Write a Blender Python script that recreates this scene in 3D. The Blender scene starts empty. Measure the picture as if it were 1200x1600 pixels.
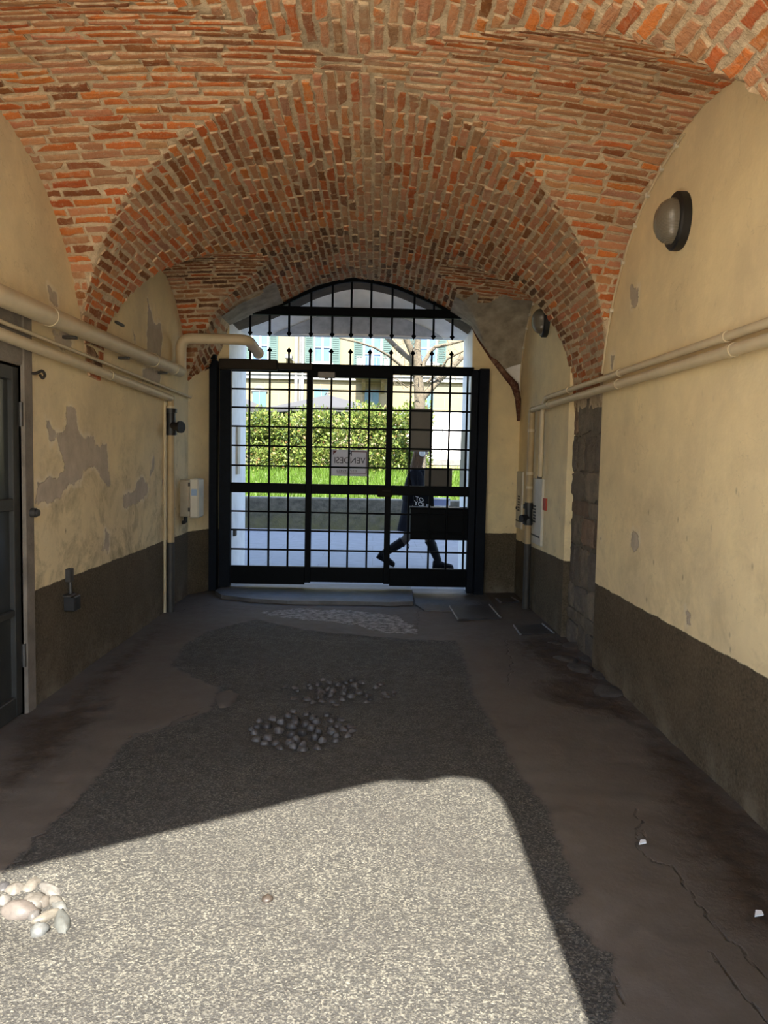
import bpy, math, random
import numpy as np
from mathutils import Vector, Matrix, noise as mnoise

random.seed(7)
rng = np.random.default_rng(7)
SC = bpy.context.scene
COL = SC.collection

# ------------------------------------------------------------------ camera
FPX, CAMH = 1170.0, 1.55
VPX, VPY, ROLL = 585.0, 720.0, 0.019
_Y = Vector(((VPX - 600) / FPX, -(VPY - 800) / FPX, -1.0)).normalized()
_z = Vector((ROLL, 1.0, 0.0)); _z -= _Y * _z.dot(_Y)
_Z = _z.normalized(); _X = _Y.cross(_Z)
W2C = Matrix((( _X.x, _Y.x, _Z.x), (_X.y, _Y.y, _Z.y), (_X.z, _Y.z, _Z.z)))
EYE = Vector((0, 0, CAMH))
cam_d = bpy.data.cameras.new('camera'); cam = bpy.data.objects.new('camera', cam_d); COL.objects.link(cam)
cam.matrix_world = Matrix.Translation(EYE) @ W2C.transposed().to_4x4()
cam_d.sensor_fit = 'VERTICAL'; cam_d.sensor_height = 36.0
cam_d.lens = 36.0 * FPX / 1600.0
cam_d.clip_start = 0.05; cam_d.clip_end = 300
SC.camera = cam

# ------------------------------------------------------------------ light
SUN_EL = math.radians(50.0)
SUN_STRENGTH = 22.0
SKY_STRENGTH = 0.60
EXPOSURE = 0.46
wd = bpy.data.worlds.new('world'); SC.world = wd; wd.use_nodes = True
nt = wd.node_tree
bg = nt.nodes['Background']
sky = nt.nodes.new('ShaderNodeTexSky'); sky.sky_type = 'NISHITA'; sky.sun_disc = False
sky.sun_elevation = SUN_EL; sky.sun_rotation = math.pi; sky.air_density = 1.0; sky.dust_density = 1.0; sky.ozone_density = 1.2
nt.links.new(sky.outputs[0], bg.inputs[0]); bg.inputs[1].default_value = SKY_STRENGTH
sd = bpy.data.lights.new('sun', 'SUN'); sd.energy = SUN_STRENGTH; sd.angle = math.radians(0.7); sd.color = (1.0, 0.95, 0.86)
sun = bpy.data.objects.new('sun', sd); COL.objects.link(sun)
sun.rotation_euler = Vector((0, math.cos(SUN_EL), -math.sin(SUN_EL))).to_track_quat('-Z', 'Y').to_euler()
sun.location = (0, -10, 14)
SC.view_settings.view_transform = 'Standard'
SC.view_settings.look = 'None'
SC.view_settings.gamma = 1.0
SC.view_settings.use_curve_mapping = False
SC.view_settings.exposure = EXPOSURE
SC.cycles.max_bounces = 10; SC.cycles.diffuse_bounces = 7; SC.cycles.glossy_bounces = 3
SC.cycles.use_denoising = True
SC.cycles.caustics_reflective = False; SC.cycles.caustics_refractive = False

# ------------------------------------------------------------------ helpers
def ray(px, py):
    return W2C.transposed() @ Vector(((px - 600) / FPX, -(py - 800) / FPX, -1.0))
def on_z(px, py, z=0.0):
    d = ray(px, py); return EYE + d * ((z - CAMH) / d.z)
def on_x(px, py, x):
    d = ray(px, py); return EYE + d * (x / d.x)
def on_y(px, py, y):
    d = ray(px, py); return EYE + d * (y / d.y)

WL = {}
class MB:
    def __init__(s): s.v = []; s.f = []; s.c = []; s.cur = None
    def add(s, vs, fs, alpha=None):
        b = len(s.v); s.v.extend(tuple(v) for v in vs); s.f.extend(tuple(b + i for i in f) for f in fs)
        if s.cur is not None: s.c.extend([tuple(s.cur)+(0.0,)] * len(vs) if alpha is None else [tuple(s.cur)+(q,) for q in alpha])
    def box(s, x0, x1, y0, y1, z0, z1, bev=0.0):
        if bev <= 0:
            s.add([(x0,y0,z0),(x1,y0,z0),(x1,y1,z0),(x0,y1,z0),(x0,y0,z1),(x1,y0,z1),(x1,y1,z1),(x0,y1,z1)],
                  [(0,3,2,1),(4,5,6,7),(0,1,5,4),(1,2,6,5),(2,3,7,6),(3,0,4,7)])
            return
        b = min(bev, .49*(x1-x0), .49*(y1-y0), .49*(z1-z0))
        vs = []; idx = {}
        for i, X in enumerate((x0, x1)):
            for j, Y in enumerate((y0, y1)):
                for k, Z in enumerate((z0, z1)):
                    sx = b if i == 0 else -b; sy = b if j == 0 else -b; sz = b if k == 0 else -b
                    for a, p in enumerate(((X, Y+sy, Z+sz), (X+sx, Y, Z+sz), (X+sx, Y+sy, Z))):
                        idx[i,j,k,a] = len(vs); vs.append(p)
        I = lambda i,j,k,a: idx[i,j,k,a]
        fs = []
        for i in (0,1):
            q = [I(i,0,0,0),I(i,1,0,0),I(i,1,1,0),I(i,0,1,0)]; fs.append(q if i else q[::-1])
            q = [I(0,i,0,1),I(1,i,0,1),I(1,i,1,1),I(0,i,1,1)]; fs.append(q[::-1] if i else q)
            q = [I(0,0,i,2),I(1,0,i,2),I(1,1,i,2),I(0,1,i,2)]; fs.append(q if i else q[::-1])
        for i in (0,1):
            for j in (0,1):
                fs.append([I(i,j,0,0),I(i,j,0,1),I(i,j,1,1),I(i,j,1,0)])
                fs.append([I(i,0,j,0),I(i,0,j,2),I(i,1,j,2),I(i,1,j,0)])
                fs.append([I(0,i,j,1),I(0,i,j,2),I(1,i,j,2),I(1,i,j,1)])
                for k in (0,1): fs.append([I(i,j,k,0),I(i,j,k,1),I(i,j,k,2)])
        s.add(vs, fs)
    def tube(s, pts, r, n=10, cap=True, bend=0.0, bn=5):
        P = [Vector(p) for p in pts]
        if bend > 0 and len(P) > 2:
            Q = [P[0]]
            for i in range(1, len(P)-1):
                a = (P[i-1]-P[i]); c = (P[i+1]-P[i]); d = min(bend, a.length*.45, c.length*.45)
                A = P[i] + a.normalized()*d; C = P[i] + c.normalized()*d
                for k in range(bn+1):
                    t = k/bn; Q.append(A*(1-t)**2 + P[i]*2*t*(1-t) + C*t*t)
            Q.append(P[-1]); P = Q
        R = r if hasattr(r, '__len__') else [r]*len(P)
        if len(R) != len(P):
            R = [R[0] + (R[-1]-R[0])*i/(len(P)-1) for i in range(len(P))]
        vs = []; fs = []
        t0 = (P[1]-P[0]).normalized()
        u = t0.orthogonal().normalized()
        for i, p in enumerate(P):
            t = ((P[min(i+1,len(P)-1)] - P[max(i-1,0)])).normalized()
            u = (u - t*u.dot(t)).normalized(); w = t.cross(u)
            for k in range(n):
                a = 2*math.pi*k/n
                vs.append(p + (u*math.cos(a) + w*math.sin(a))*R[i])
        for i in range(len(P)-1):
            for k in range(n):
                fs.append((i*n+k, i*n+(k+1)%n, (i+1)*n+(k+1)%n, (i+1)*n+k))
        if cap:
            fs.append(tuple(range(n))[::-1]); fs.append(tuple((len(P)-1)*n+k for k in range(n)))
        s.add(vs, fs)
    def prism(s, poly, fn):
        """extrude a 2D polygon: fn(u, v, side) -> point, side in (0, 1)"""
        n = len(poly)
        vs = [fn(u, v, 0) for u, v in poly] + [fn(u, v, 1) for u, v in poly]
        s.add(vs, [tuple(range(n))[::-1], tuple(range(n, 2*n))] + [(i, (i+1)%n, n+(i+1)%n, n+i) for i in range(n)])
    def lathe(s, prof, origin, axis, n=28, sq=None):
        """prof: (radius, height along axis)"""
        ax = Vector(axis).normalized(); u = ax.orthogonal().normalized()
        if abs(ax.z) < .5: u = Vector((0,0,1)); u = (u-ax*u.dot(ax)).normalized()
        w = ax.cross(u); o = Vector(origin); vs = []; fs = []
        for r, h in prof:
            for k in range(n):
                a = 2*math.pi*k/n
                q = sq(a) if sq else 1.0
                vs.append(o + ax*h + (u*math.cos(a)+w*math.sin(a))*r*q)
        for i in range(len(prof)-1):
            for k in range(n):
                fs.append((i*n+k, i*n+(k+1)%n, (i+1)*n+(k+1)%n, (i+1)*n+k))
        fs.append(tuple(range(n))[::-1]); fs.append(tuple((len(prof)-1)*n+k for k in range(n)))
        s.add(vs, fs)
    def build(s, name, mat=None, parent=None, origin=None, smooth=None):
        if parent is not None: og = WL[parent.name]
        elif origin is not None: og = Vector(origin)
        else: og = Vector((0,0,0))
        m = bpy.data.meshes.new(name)
        m.from_pydata([(v[0]-og.x, v[1]-og.y, v[2]-og.z) for v in s.v], [], s.f); m.update()
        if s.c:
            a = m.attributes.new('tint', 'FLOAT_COLOR', 'POINT')
            a.data.foreach_set('color', np.array(s.c, dtype=np.float32).ravel())
        if mat: m.materials.append(mat)
        if smooth is not None:
            m.polygons.foreach_set('use_smooth', [True]*len(m.polygons)); m.set_sharp_from_angle(angle=smooth)
        o = bpy.data.objects.new(name, m); COL.objects.link(o)
        if parent is not None: o.parent = parent
        else: o.location = og
        WL[o.name] = og
        return o

def thing(name, loc, label, cat, group=None):
    o = bpy.data.objects.new(name, None); COL.objects.link(o); o.location = loc; o.empty_display_size = .1
    o['label'] = label; o['category'] = cat
    if group: o['group'] = group
    WL[o.name] = Vector(loc); return o
def tag(o, label, cat, group=None, kind=None):
    o['label'] = label; o['category'] = cat
    if group: o['group'] = group
    if kind: o['kind'] = kind
    return o
def struct(o): o['kind'] = 'structure'; return o

def text_verts(txt, size, depth):
    c = bpy.data.curves.new('lettering', 'FONT'); c.body = txt; c.size = size; c.extrude = depth; c.align_x = 'LEFT'
    o = bpy.data.objects.new('lettering', c); COL.objects.link(o)
    dg = bpy.context.evaluated_depsgraph_get(); m = bpy.data.meshes.new_from_object(o.evaluated_get(dg))
    v = [tuple(x.co) for x in m.vertices]; f = [tuple(p.vertices) for p in m.polygons]
    bpy.data.objects.remove(o); bpy.data.curves.remove(c); bpy.data.meshes.remove(m)
    return v, f

# ------------------------------------------------------------------ materials
class NT:
    def __init__(s, name):
        s.m = bpy.data.materials.new(name); s.m.use_nodes = True; s.t = s.m.node_tree
        s.b = s.t.nodes['Principled BSDF']; s.pos = None
    def n(s, typ, **kw):
        x = s.t.nodes.new(typ)
        for k, v in kw.items(): setattr(x, k, v)
        return x
    def l(s, a, b): s.t.links.new(a, b)
    def P(s):
        if s.pos is None: s.pos = s.n('ShaderNodeNewGeometry').outputs['Position']
        return s.pos
    def val(s, x, sock):
        if hasattr(x, 'is_linked') or hasattr(x, 'links'): s.l(x, sock)
        else:
            if hasattr(sock.default_value, '__len__') and not hasattr(x, '__len__'): sock.default_value = (x, x, x, 1)[:len(sock.default_value)]
            elif hasattr(x, '__len__') and len(x) == 3 and len(sock.default_value) == 4: sock.default_value = (*x, 1)
            else: sock.default_value = x
    def noise(s, scale, detail=4, rough=.6, vec=None, dist=0.0, out='Fac'):
        x = s.n('ShaderNodeTexNoise'); x.inputs['Scale'].default_value = scale; x.inputs['Detail'].default_value = detail
        x.inputs['Roughness'].default_value = rough; x.inputs['Distortion'].default_value = dist
        s.l(vec if vec is not None else s.P(), x.inputs['Vector']); return x.outputs[out]
    def voro(s, scale, feature='F1', out='Distance', vec=None, rnd=1.0):
        x = s.n('ShaderNodeTexVoronoi', feature=feature); x.inputs['Scale'].default_value = scale
        x.inputs['Randomness'].default_value = rnd
        s.l(vec if vec is not None else s.P(), x.inputs['Vector']); return x.outputs[out]
    def math(s, op, a, b=0.0, c=None):
        x = s.n('ShaderNodeMath', operation=op); s.val(a, x.inputs[0]); s.val(b, x.inputs[1])
        if c is not None: s.val(c, x.inputs[2])
        return x.outputs[0]
    def ramp(s, fac, a, b, lo=0.0, hi=1.0):
        x = s.n('ShaderNodeMapRange'); x.clamp = True
        s.val(fac, x.inputs[0]); x.inputs[1].default_value = a; x.inputs[2].default_value = b
        x.inputs[3].default_value = lo; x.inputs[4].default_value = hi; return x.outputs[0]
    def mix(s, fac, a, b, mode='MIX'):
        x = s.n('ShaderNodeMix', data_type='RGBA', blend_type=mode)
        s.val(fac, x.inputs[0]); s.val(a, x.inputs[6]); s.val(b, x.inputs[7]); return x.outputs[2]
    def attr(s, name, out='Fac'):
        x = s.n('ShaderNodeAttribute'); x.attribute_name = name; return x.outputs[out]
    def sep(s, v=None):
        x = s.n('ShaderNodeSeparateXYZ'); s.l(v if v is not None else s.P(), x.inputs[0]); return x.outputs
    def scalevec(s, sx, sy, sz):
        x = s.n('ShaderNodeMapping'); s.l(s.P(), x.inputs[0]); x.inputs['Scale'].default_value = (sx, sy, sz); return x.outputs[0]
    def bump(s, h, strength=.5, dist=.01, nrm=None):
        x = s.n('ShaderNodeBump'); x.inputs['Strength'].default_value = strength; x.inputs['Distance'].default_value = dist
        s.l(h, x.inputs['Height'])
        if nrm is not None: s.l(nrm, x.inputs['Normal'])
        return x.outputs[0]
    def fin(s, col, rough=.8, nrm=None, metal=0.0, spec=None):
        s.val(col, s.b.inputs['Base Color']); s.val(rough, s.b.inputs['Roughness'])
        s.b.inputs['Metallic'].default_value = metal
        if spec is not None: s.b.inputs['Specular IOR Level'].default_value = spec
        if nrm is not None: s.l(nrm, s.b.inputs['Normal'])
        return s.m

def plain(name, col, rough=.6, metal=0.0, var=.25, scale=9.0, bump=.15, bscale=60.0, dist=.004, spec=None):
    t = NT(name)
    f = t.noise(scale, 5)
    a = tuple(c*(1-var) for c in col); b = tuple(min(1, c*(1+var)) for c in col)
    c = t.mix(t.ramp(f, .3, .7), a, b)
    nr = t.bump(t.noise(bscale, 3), bump, dist) if bump else None
    return t.fin(c, rough, nr, metal, spec)

# ---- brick, mortar, stone
def mat_brick():
    t = NT('old_brick')
    base = t.attr('tint', 'Color')
    n1 = t.noise(22, 6, .65); n2 = t.noise(3.2, 4, .6); n3 = t.noise(70, 4, .7)
    c = t.mix(t.ramp(n1, .35, .75, 0, .5), base, t.mix(.45, base, (.14, .06, .03)))
    lime = t.math('MULTIPLY', t.ramp(n2, .46, .66), t.ramp(t.noise(15, 6, .7), .42, .64))
    c = t.mix(t.math('MULTIPLY', lime, .70), c, (.50, .34, .22))
    c = t.mix(t.math('MULTIPLY', t.ramp(t.noise(34, 6, .75), .55, .70), .65), c, (.50, .39, .27))
    o = t.sep(); cx = t.math('ADD', o[0], t.math('MULTIPLY', t.noise(2.5, 4), .5))
    crown = t.math('MULTIPLY', t.ramp(t.math('ABSOLUTE', t.math('SUBTRACT', cx, .17)), .0, .28, 1, 0), t.ramp(t.noise(9, 5, .7), .35, .6))
    c = t.mix(t.math('MULTIPLY', crown, .55), c, (.50, .42, .29))
    soot_shade = t.ramp(t.noise(1.1, 3, .5), .58, .75, 0, .35)
    c = t.mix(soot_shade, c, (.10, .075, .055))
    ed = t.math('ADD', t.attr('tint', 'Alpha'), t.math('MULTIPLY', t.math('SUBTRACT', t.noise(26, 6, .75), .5), 2.6))
    c = t.mix(t.math('MULTIPLY', t.ramp(ed, .62, .92), .85), c, t.mix(t.ramp(n1, .3, .7), (.38, .27, .165), (.74, .59, .40)))
    h = t.math('ADD', t.math('MULTIPLY', n1, .8), t.math('MULTIPLY', n3, .45))
    return t.fin(c, .92, t.bump(h, .9, .014), spec=.15)
def mat_mortar():
    t = NT('lime_mortar')
    n1 = t.noise(14, 6, .7); n2 = t.noise(60, 4, .7)
    c = t.mix(t.ramp(n1, .3, .7), (.40, .295, .185), (.76, .62, .43))
    c = t.mix(t.ramp(t.noise(1.6, 3), .5, .72, 0, .5), c, (.22, .19, .15))
    h = t.math('ADD', n1, t.math('MULTIPLY', n2, .5))
    return t.fin(c, .95, t.bump(h, .9, .02), spec=.1)
def mat_stone():
    t = NT('pillar_stone')
    base = t.attr('tint', 'Color')
    n1 = t.noise(9, 7, .7); n2 = t.noise(45, 5, .7)
    c = t.mix(t.ramp(n1, .3, .7), t.mix(.55, base, (.05, .045, .04)), base)
    c = t.mix(t.ramp(t.noise(5, 5, .7), .55, .72, 0, .6), c, (.30, .25, .19))
    h = t.math('ADD', t.math('MULTIPLY', n1, 1.3), t.math('MULTIPLY', n2, .5))
    return t.fin(c, .9, t.bump(h, 1.0, .03), spec=.2)

def mat_wall(name, dado_z, plaster=(.60, .50, .30), stain=.5, side=1):
    t = NT(name)
    o = t.sep(); z = o[2]
    n1 = t.noise(1.3, 5, .6); n2 = t.noise(7, 6, .65); n3 = t.noise(48, 4, .6); n4 = t.noise(150, 3, .6)
    c = t.mix(t.ramp(n1, .35, .68), plaster, tuple(p*q for p, q in zip(plaster, (.80, .80, .84))))
    c = t.mix(t.ramp(n2, .5, .8, 0, .40), c, tuple(p*q for p, q in zip(plaster, (1.12, 1.12, 1.16))))
    # old scuffs and grime, most of them low on the wall
    low = t.ramp(z, dado_z + .1, dado_z + 1.3, 1.0, .15)
    st = t.math('MULTIPLY', t.ramp(t.noise(3.4, 8, .75, dist=.5), .47, .66), low)
    c = t.mix(t.math('MULTIPLY', st, stain), c, (.27, .22, .13))
    sp = t.math('MULTIPLY', t.ramp(t.voro(10, vec=t.scalevec(1, 1, .6)), .02, .14, 1.0, 0.0), t.math('MULTIPLY', low, t.ramp(t.noise(2.6, 4), .42, .55)))
    c = t.mix(t.math('MULTIPLY', sp, .8), c, (.20, .15, .10))
    cr = t.ramp(t.voro(1.5, 'DISTANCE_TO_EDGE', vec=t.noise(1.1, 6, .6, out='Color', dist=.3)), .0, .004, 1.0, 0.0)
    c = t.mix(t.math('MULTIPLY', cr, .18), c, (.2, .16, .1))
    # peeled plaster
    pe = t.math('ADD', t.attr('peel'), t.math('MULTIPLY', t.math('SUBTRACT', t.noise(11, 6, .7), .5), .14))
    pm = t.ramp(pe, -.004, .004)
    rim = t.math('MULTIPLY', t.ramp(pe, -.045, -.004), t.ramp(t.noise(5, 3), .42, .55))
    c = t.mix(t.math('MULTIPLY', rim, .55), c, (.82, .76, .62))
    c = t.mix(pm, c, t.mix(t.ramp(n2, .3, .7), (.40, .34, .265), (.56, .48, .375)))
    # dado of rough grey-brown cement
    dz = t.math('ADD', t.math('SUBTRACT', t.attr('dado'), 0.0), t.math('MULTIPLY', t.math('SUBTRACT', t.noise(6, 5, .7), .5), .035))
    dm = t.ramp(dz, -.003, .003)
    dc = t.mix(t.ramp(t.noise(60, 5, .75), .3, .7), (.045, .035, .023), (.150, .118, .077))
    dc = t.mix(t.ramp(t.noise(2.4, 5, .7), .48, .75, 0, .55), dc, (.16, .122, .078))
    wet = t.math('MULTIPLY', t.ramp(z, .0, .3, 1.0, 0.0), t.ramp(t.noise(3.0, 5, .7), .45, .65))
    dc = t.mix(t.math('MULTIPLY', wet, .6), dc, (.25, .21, .15))
    c = t.mix(dm, c, dc)
    h = t.math('ADD', t.math('MULTIPLY', n2, .35), t.math('MULTIPLY', n3, .10))
    h = t.math('SUBTRACT', h, t.math('MULTIPLY', pm, .55))
    h = t.math('SUBTRACT', h, t.math('MULTIPLY', sp, .3))
    h = t.math('ADD', h, t.math('MULTIPLY', dm, t.math('ADD', -.3, t.math('MULTIPLY', t.noise(75, 4, .7), .9))))
    return t.fin(c, .88, t.bump(h, .8, .012), spec=.2)

def mat_floor():
    t = NT('worn_floor')
    n1 = t.noise(2.0, 6, .65); n2 = t.noise(12, 6, .7)
    g = t.noise(120, 3, .65); g2 = t.noise(210, 2, .6)
    vc = t.voro(150, out='Color')
    grain = t.ramp(t.sep(vc)[0], .35, .95)
    a_lo, a_hi = (.034, .0325, .029), (.178, .166, .132)
    asp = t.mix(t.math('MULTIPLY', grain, t.ramp(g, .35, .6)), a_lo, a_hi)
    asp = t.mix(t.ramp(n1, .35, .68, 0, .45), asp, (.036, .033, .030))
    asp = t.mix(t.ramp(n2, .58, .75, 0, .30), asp, (.115, .102, .08))
    con = t.mix(t.ramp(n2, .3, .7), (.082, .071, .058), (.125, .109, .090))
    con = t.mix(t.ramp(n1, .4, .7, 0, .6), con, (.070, .055, .043))
    con = t.mix(t.ramp(t.noise(1, 6, .75, vec=t.scalevec(4, 26, 1)), .60, .75, 0, .35), con, (.15, .13, .11))
    am = t.math('ADD', t.attr('asphalt'), t.math('MULTIPLY', t.math('SUBTRACT', t.noise(9, 7, .75), .5), .16))
    m = t.ramp(am, -.006, .006)
    c = t.mix(m, con, asp)
    edge = t.ramp(t.math('ABSOLUTE', am), .0, .018, 1.0, 0.0)
    c = t.mix(t.math('MULTIPLY', edge, .45), c, (.05, .045, .04))
    di = t.math('ADD', t.attr('dirt'), t.math('MULTIPLY', t.math('SUBTRACT', t.noise(6, 7, .75), .5), .45))
    dm = t.ramp(di, -.06, .10)
    c = t.mix(t.math('MULTIPLY', dm, .85), c, t.mix(t.ramp(t.noise(18, 6, .7), .3, .7), (.020, .014, .010), (.065, .040, .022)))
    cr = t.math('ADD', t.attr('crack'), t.math('MULTIPLY', t.math('SUBTRACT', t.noise(16, 5, .7), .5), .02))
    cm = t.ramp(t.math('ABSOLUTE', cr), .001, .008, 1.0, 0.0)
    c = t.mix(t.math('MULTIPLY', cm, t.ramp(t.noise(4, 4), .35, .6)), c, (.03, .026, .022))
    st = t.math('ADD', t.attr('lightstone'), t.math('MULTIPLY', t.math('SUBTRACT', t.noise(8, 7, .75), .5), .30))
    sm = t.ramp(st, -.01, .01)
    c = t.mix(sm, c, t.mix(t.ramp(t.noise(16, 6, .75), .4, .62), (.06, .057, .054), (.42, .41, .40)))
    h = t.math('MULTIPLY', m, t.math('ADD', t.math('MULTIPLY', g, .9), t.math('MULTIPLY', t.sep(vc)[0], .35)))
    h = t.math('ADD', h, t.math('MULTIPLY', n2, .5))
    h = t.math('SUBTRACT', h, t.math('MULTIPLY', m, .6))
    h = t.math('SUBTRACT', h, t.math('MULTIPLY', cm, .8))
    h = t.math('ADD', h, t.math('MULTIPLY', dm, t.noise(20, 6, .7)))
    h = t.math('ADD', h, t.math('MULTIPLY', sm, t.noise(14, 6, .7)))
    return t.fin(c, t.ramp(n2, .3, .7, .55, .85), t.bump(h, .9, .009), spec=.35)

def mat_leaf(name, rough=.5):
    t = NT(name)
    c = t.attr('tint', 'Color')
    t.fin(c, rough, spec=.3)
    t.b.inputs['Subsurface Weight'].default_value = 0.0
    tr = t.n('ShaderNodeBsdfTranslucent'); t.l(c, tr.inputs[0])
    mx = t.n('ShaderNodeMixShader'); mx.inputs[0].default_value = .35
    out = t.t.nodes['Material Output']
    t.l(t.b.outputs[0], mx.inputs[1]); t.l(tr.outputs[0], mx.inputs[2]); t.l(mx.outputs[0], out.inputs[0])
    return t.m

def mat_facade():
    t = NT('yellow_render')
    o = t.sep()
    c = t.mix(t.ramp(t.noise(.8, 5), .35, .65), (.165, .137, .078), (.18, .15, .09))
    br = t.n('ShaderNodeTexBrick'); br.inputs['Scale'].default_value = 1.0; br.offset = .5
    br.inputs['Mortar Size'].default_value = .012; br.inputs['Brick Width'].default_value = 1.1; br.inputs['Row Height'].default_value = .46
    cx = t.n('ShaderNodeCombineXYZ'); t.l(o[0], cx.inputs[0]); t.l(o[2], cx.inputs[1]); t.l(cx.outputs[0], br.inputs['Vector'])
    joint = t.math('MULTIPLY', br.outputs['Fac'], t.ramp(o[2], 4.85, 4.80, 0, 1))
    c = t.mix(t.math('MULTIPLY', joint, .5), c, (.34, .25, .13))
    return t.fin(c, .9, t.bump(t.math('MULTIPLY', joint, -1.0), .6, .03))

def mat_slab():
    t = NT('pavement_slabs')
    n = t.noise(5, 6, .65)
    c = t.mix(t.ramp(n, .3, .7), (.20, .21, .225), (.27, .28, .30))
    c = t.mix(t.ramp(t.noise(80, 3), .4, .7, 0, .3), c, (.20, .20, .21))
    br = t.n('ShaderNodeTexBrick'); br.inputs['Scale'].default_value = 1.0
    br.inputs['Mortar Size'].default_value = .006; br.inputs['Brick Width'].default_value = 1.6; br.inputs['Row Height'].default_value = .85
    t.l(t.P(), br.inputs['Vector'])
    c = t.mix(t.math('MULTIPLY', br.outputs['Fac'], .55), c, (.13, .13, .135))
    return t.fin(c, .75, t.bump(n, .3, .01))

def mat_mosswall():
    t = NT('mossy_stone')
    o = t.sep()
    n = t.noise(6, 7, .7, vec=t.scalevec(1, 1, 1.5)); n2 = t.noise(25, 5, .7)
    c = t.mix(t.ramp(n, .3, .7), (.030, .030, .024), (.115, .112, .09))
    gm = t.math('MULTIPLY', t.ramp(o[2], .48, .2), t.ramp(t.noise(4, 6, .7), .3, .6))
    c = t.mix(t.math('MULTIPLY', gm, .8), c, (.095, .095, .038))
    c = t.mix(t.ramp(o[2], .68, .71, 0, .8), c, (.20, .205, .19))
    return t.fin(c, .9, t.bump(t.math('ADD', n, n2), .6, .03))

M_BRICK, M_MORTAR, M_STONE = mat_brick(), mat_mortar(), mat_stone()
M_WL = mat_wall('plaster_left', .71, (.82, .685, .42), .75)
M_WR = mat_wall('plaster_right', .65, (.84, .70, .42), .28)
M_FLOOR = mat_floor()
M_PLASTER = plain('patch_plaster', (.30, .265, .21), .9, var=.35, scale=7, bump=.5, bscale=25, dist=.015)
M_WHITE = plain('white_limewash', (.90, .90, .89), .85, var=.10, scale=5, bump=.3, bscale=20, dist=.01)
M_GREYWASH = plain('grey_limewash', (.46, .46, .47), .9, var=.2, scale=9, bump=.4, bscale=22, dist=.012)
M_GATE = plain('black_gate_paint', (.0022, .0030, .0042), .5, var=.3, scale=14, bump=.08, spec=.05)
M_GATE2 = plain('blue_black_paint', (.0035, .0055, .010), .5, var=.25, scale=12, bump=.08, spec=.08)
M_PIPE = plain('cream_pipe_paint', (.56, .47, .31), .5, var=.10, scale=6, bump=.10, bscale=30)
M_PIPEB = plain('tan_pipe_paint', (.40, .30, .16), .55, var=.14, scale=8, bump=.1)
M_PIPEDARK = plain('dark_pipe_paint', (.035, .033, .03), .6)
M_BLACK = plain('black_plastic', (.009, .009, .010), .5, var=.2)
M_GREYMETAL = plain('grey_metal', (.16, .155, .15), .5, metal=.4, var=.2)
M_IRON = plain('dull_iron', (.055, .05, .045), .55, metal=.5, var=.3)
M_DOORSTEEL = plain('door_steel', (.035, .035, .032), .55, metal=.3, var=.25, scale=5)
M_CEMENT = plain('door_cement', (.17, .145, .115), .92, var=.3, scale=6, bump=.6, bscale=40, dist=.008)
M_BOXWHITE = plain('cream_enamel', (.58, .55, .46), .4, var=.06)
M_BOXBEIGE = plain('beige_enamel', (.36, .32, .24), .5, var=.1)
M_RUSTRED = plain('red_sign_paint', (.36, .05, .025), .6)
M_PALEPAINT = plain('pale_hatch_paint', (.56, .54, .46), .6, var=.10, scale=5)
M_PANEL = plain('sign_back', (.115, .11, .10), .6, var=.08)
M_PAPER = plain('white_scrap', (.8, .8, .78), .7, var=.05)
M_OPENER = plain('opener_housing', (.028, .022, .016), .65, var=.15, spec=.15)

def mat_glass_dirty():
    t = NT('dirty_pane')
    c = t.mix(t.ramp(t.noise(10, 6, .7), .3, .7), (.018, .019, .017), (.034, .035, .031))
    c = t.mix(t.ramp(t.voro(6), .0, .05, .8, 0), c, (.3, .3, .28))
    return t.fin(c, .28, spec=.5)
M_DIRTY = mat_glass_dirty()
def mat_lampglass():
    t = NT('ribbed_lamp_glass')
    o = t.sep()
    w = t.math('SINE', t.math('MULTIPLY', o[2], 900.0))
    c = t.mix(t.ramp(w, -1, 1), (.13, .115, .09), (.18, .16, .125))
    return t.fin(c, .16, t.bump(w, .35, .002), spec=.6)
M_LAMPGLASS = mat_lampglass()

# ================================================================== SETTING
XL, XR, XC = -2.07, 1.71, -.18
Y_IN, Y_END = 0.70, 8.80
H_ROOF = 9.0

def lerp(a, b, t): return a + (b-a)*t
def xw(x): return (x - XL)/(XR - XL)
AL = 1.935
# outline of the vault where it dies into the street wall
END = np.array([(-2.2,2.22),(-2.07,2.38),(-1.93,2.55),(-1.79,2.80),(-1.70,3.10),(-1.40,3.24),(-1.10,3.34),(-.70,3.55),(-.28,3.65),(.20,3.58),(.74,3.36),(1.08,3.16),(1.20,2.97),(1.35,2.77),(1.64,2.44),(1.78,2.25)])
def sup(u, e):
    u = np.clip(np.abs(u), 0, .9999); return (1-u**e)**(1/e)
def Lz(x, y):
    x = np.asarray(x, float); y = np.asarray(y, float)
    b = 1.60 + .03*np.exp(-((y-3.7)/1.5)**2)
    q = np.clip((y - 2.9)/1.9, 0, 1)
    z = 1.95 + b*sup((x-XC)/AL, 1.93 + .47*q)
    e = np.interp(x, END[:,0], END[:,1])
    t = np.clip((y - 7.9)/.85, 0, 1); t = t*t*(3-2*t)
    return z*(1-t) + e*t
def T1(x, y):
    w = xw(np.asarray(x, float)); c = lerp(3.83, 4.10, w); a = 1.59
    b = 1.50 + .13*(1-np.clip((x-XC)/1.89, -1, 1)**2)
    return 1.95 + b*sup((y-c)/a, 2.1)
def T2(x, y):
    w = xw(np.asarray(x, float)); c = lerp(7.05, 7.82, w); a = lerp(1.32, 1.16, w)
    b = lerp(1.40, 1.46, w) + .10*(1-np.clip((x-XC)/1.89, -1, 1)**2)
    return 1.95 + b*sup((y-c)/a, 2.25)
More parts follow.
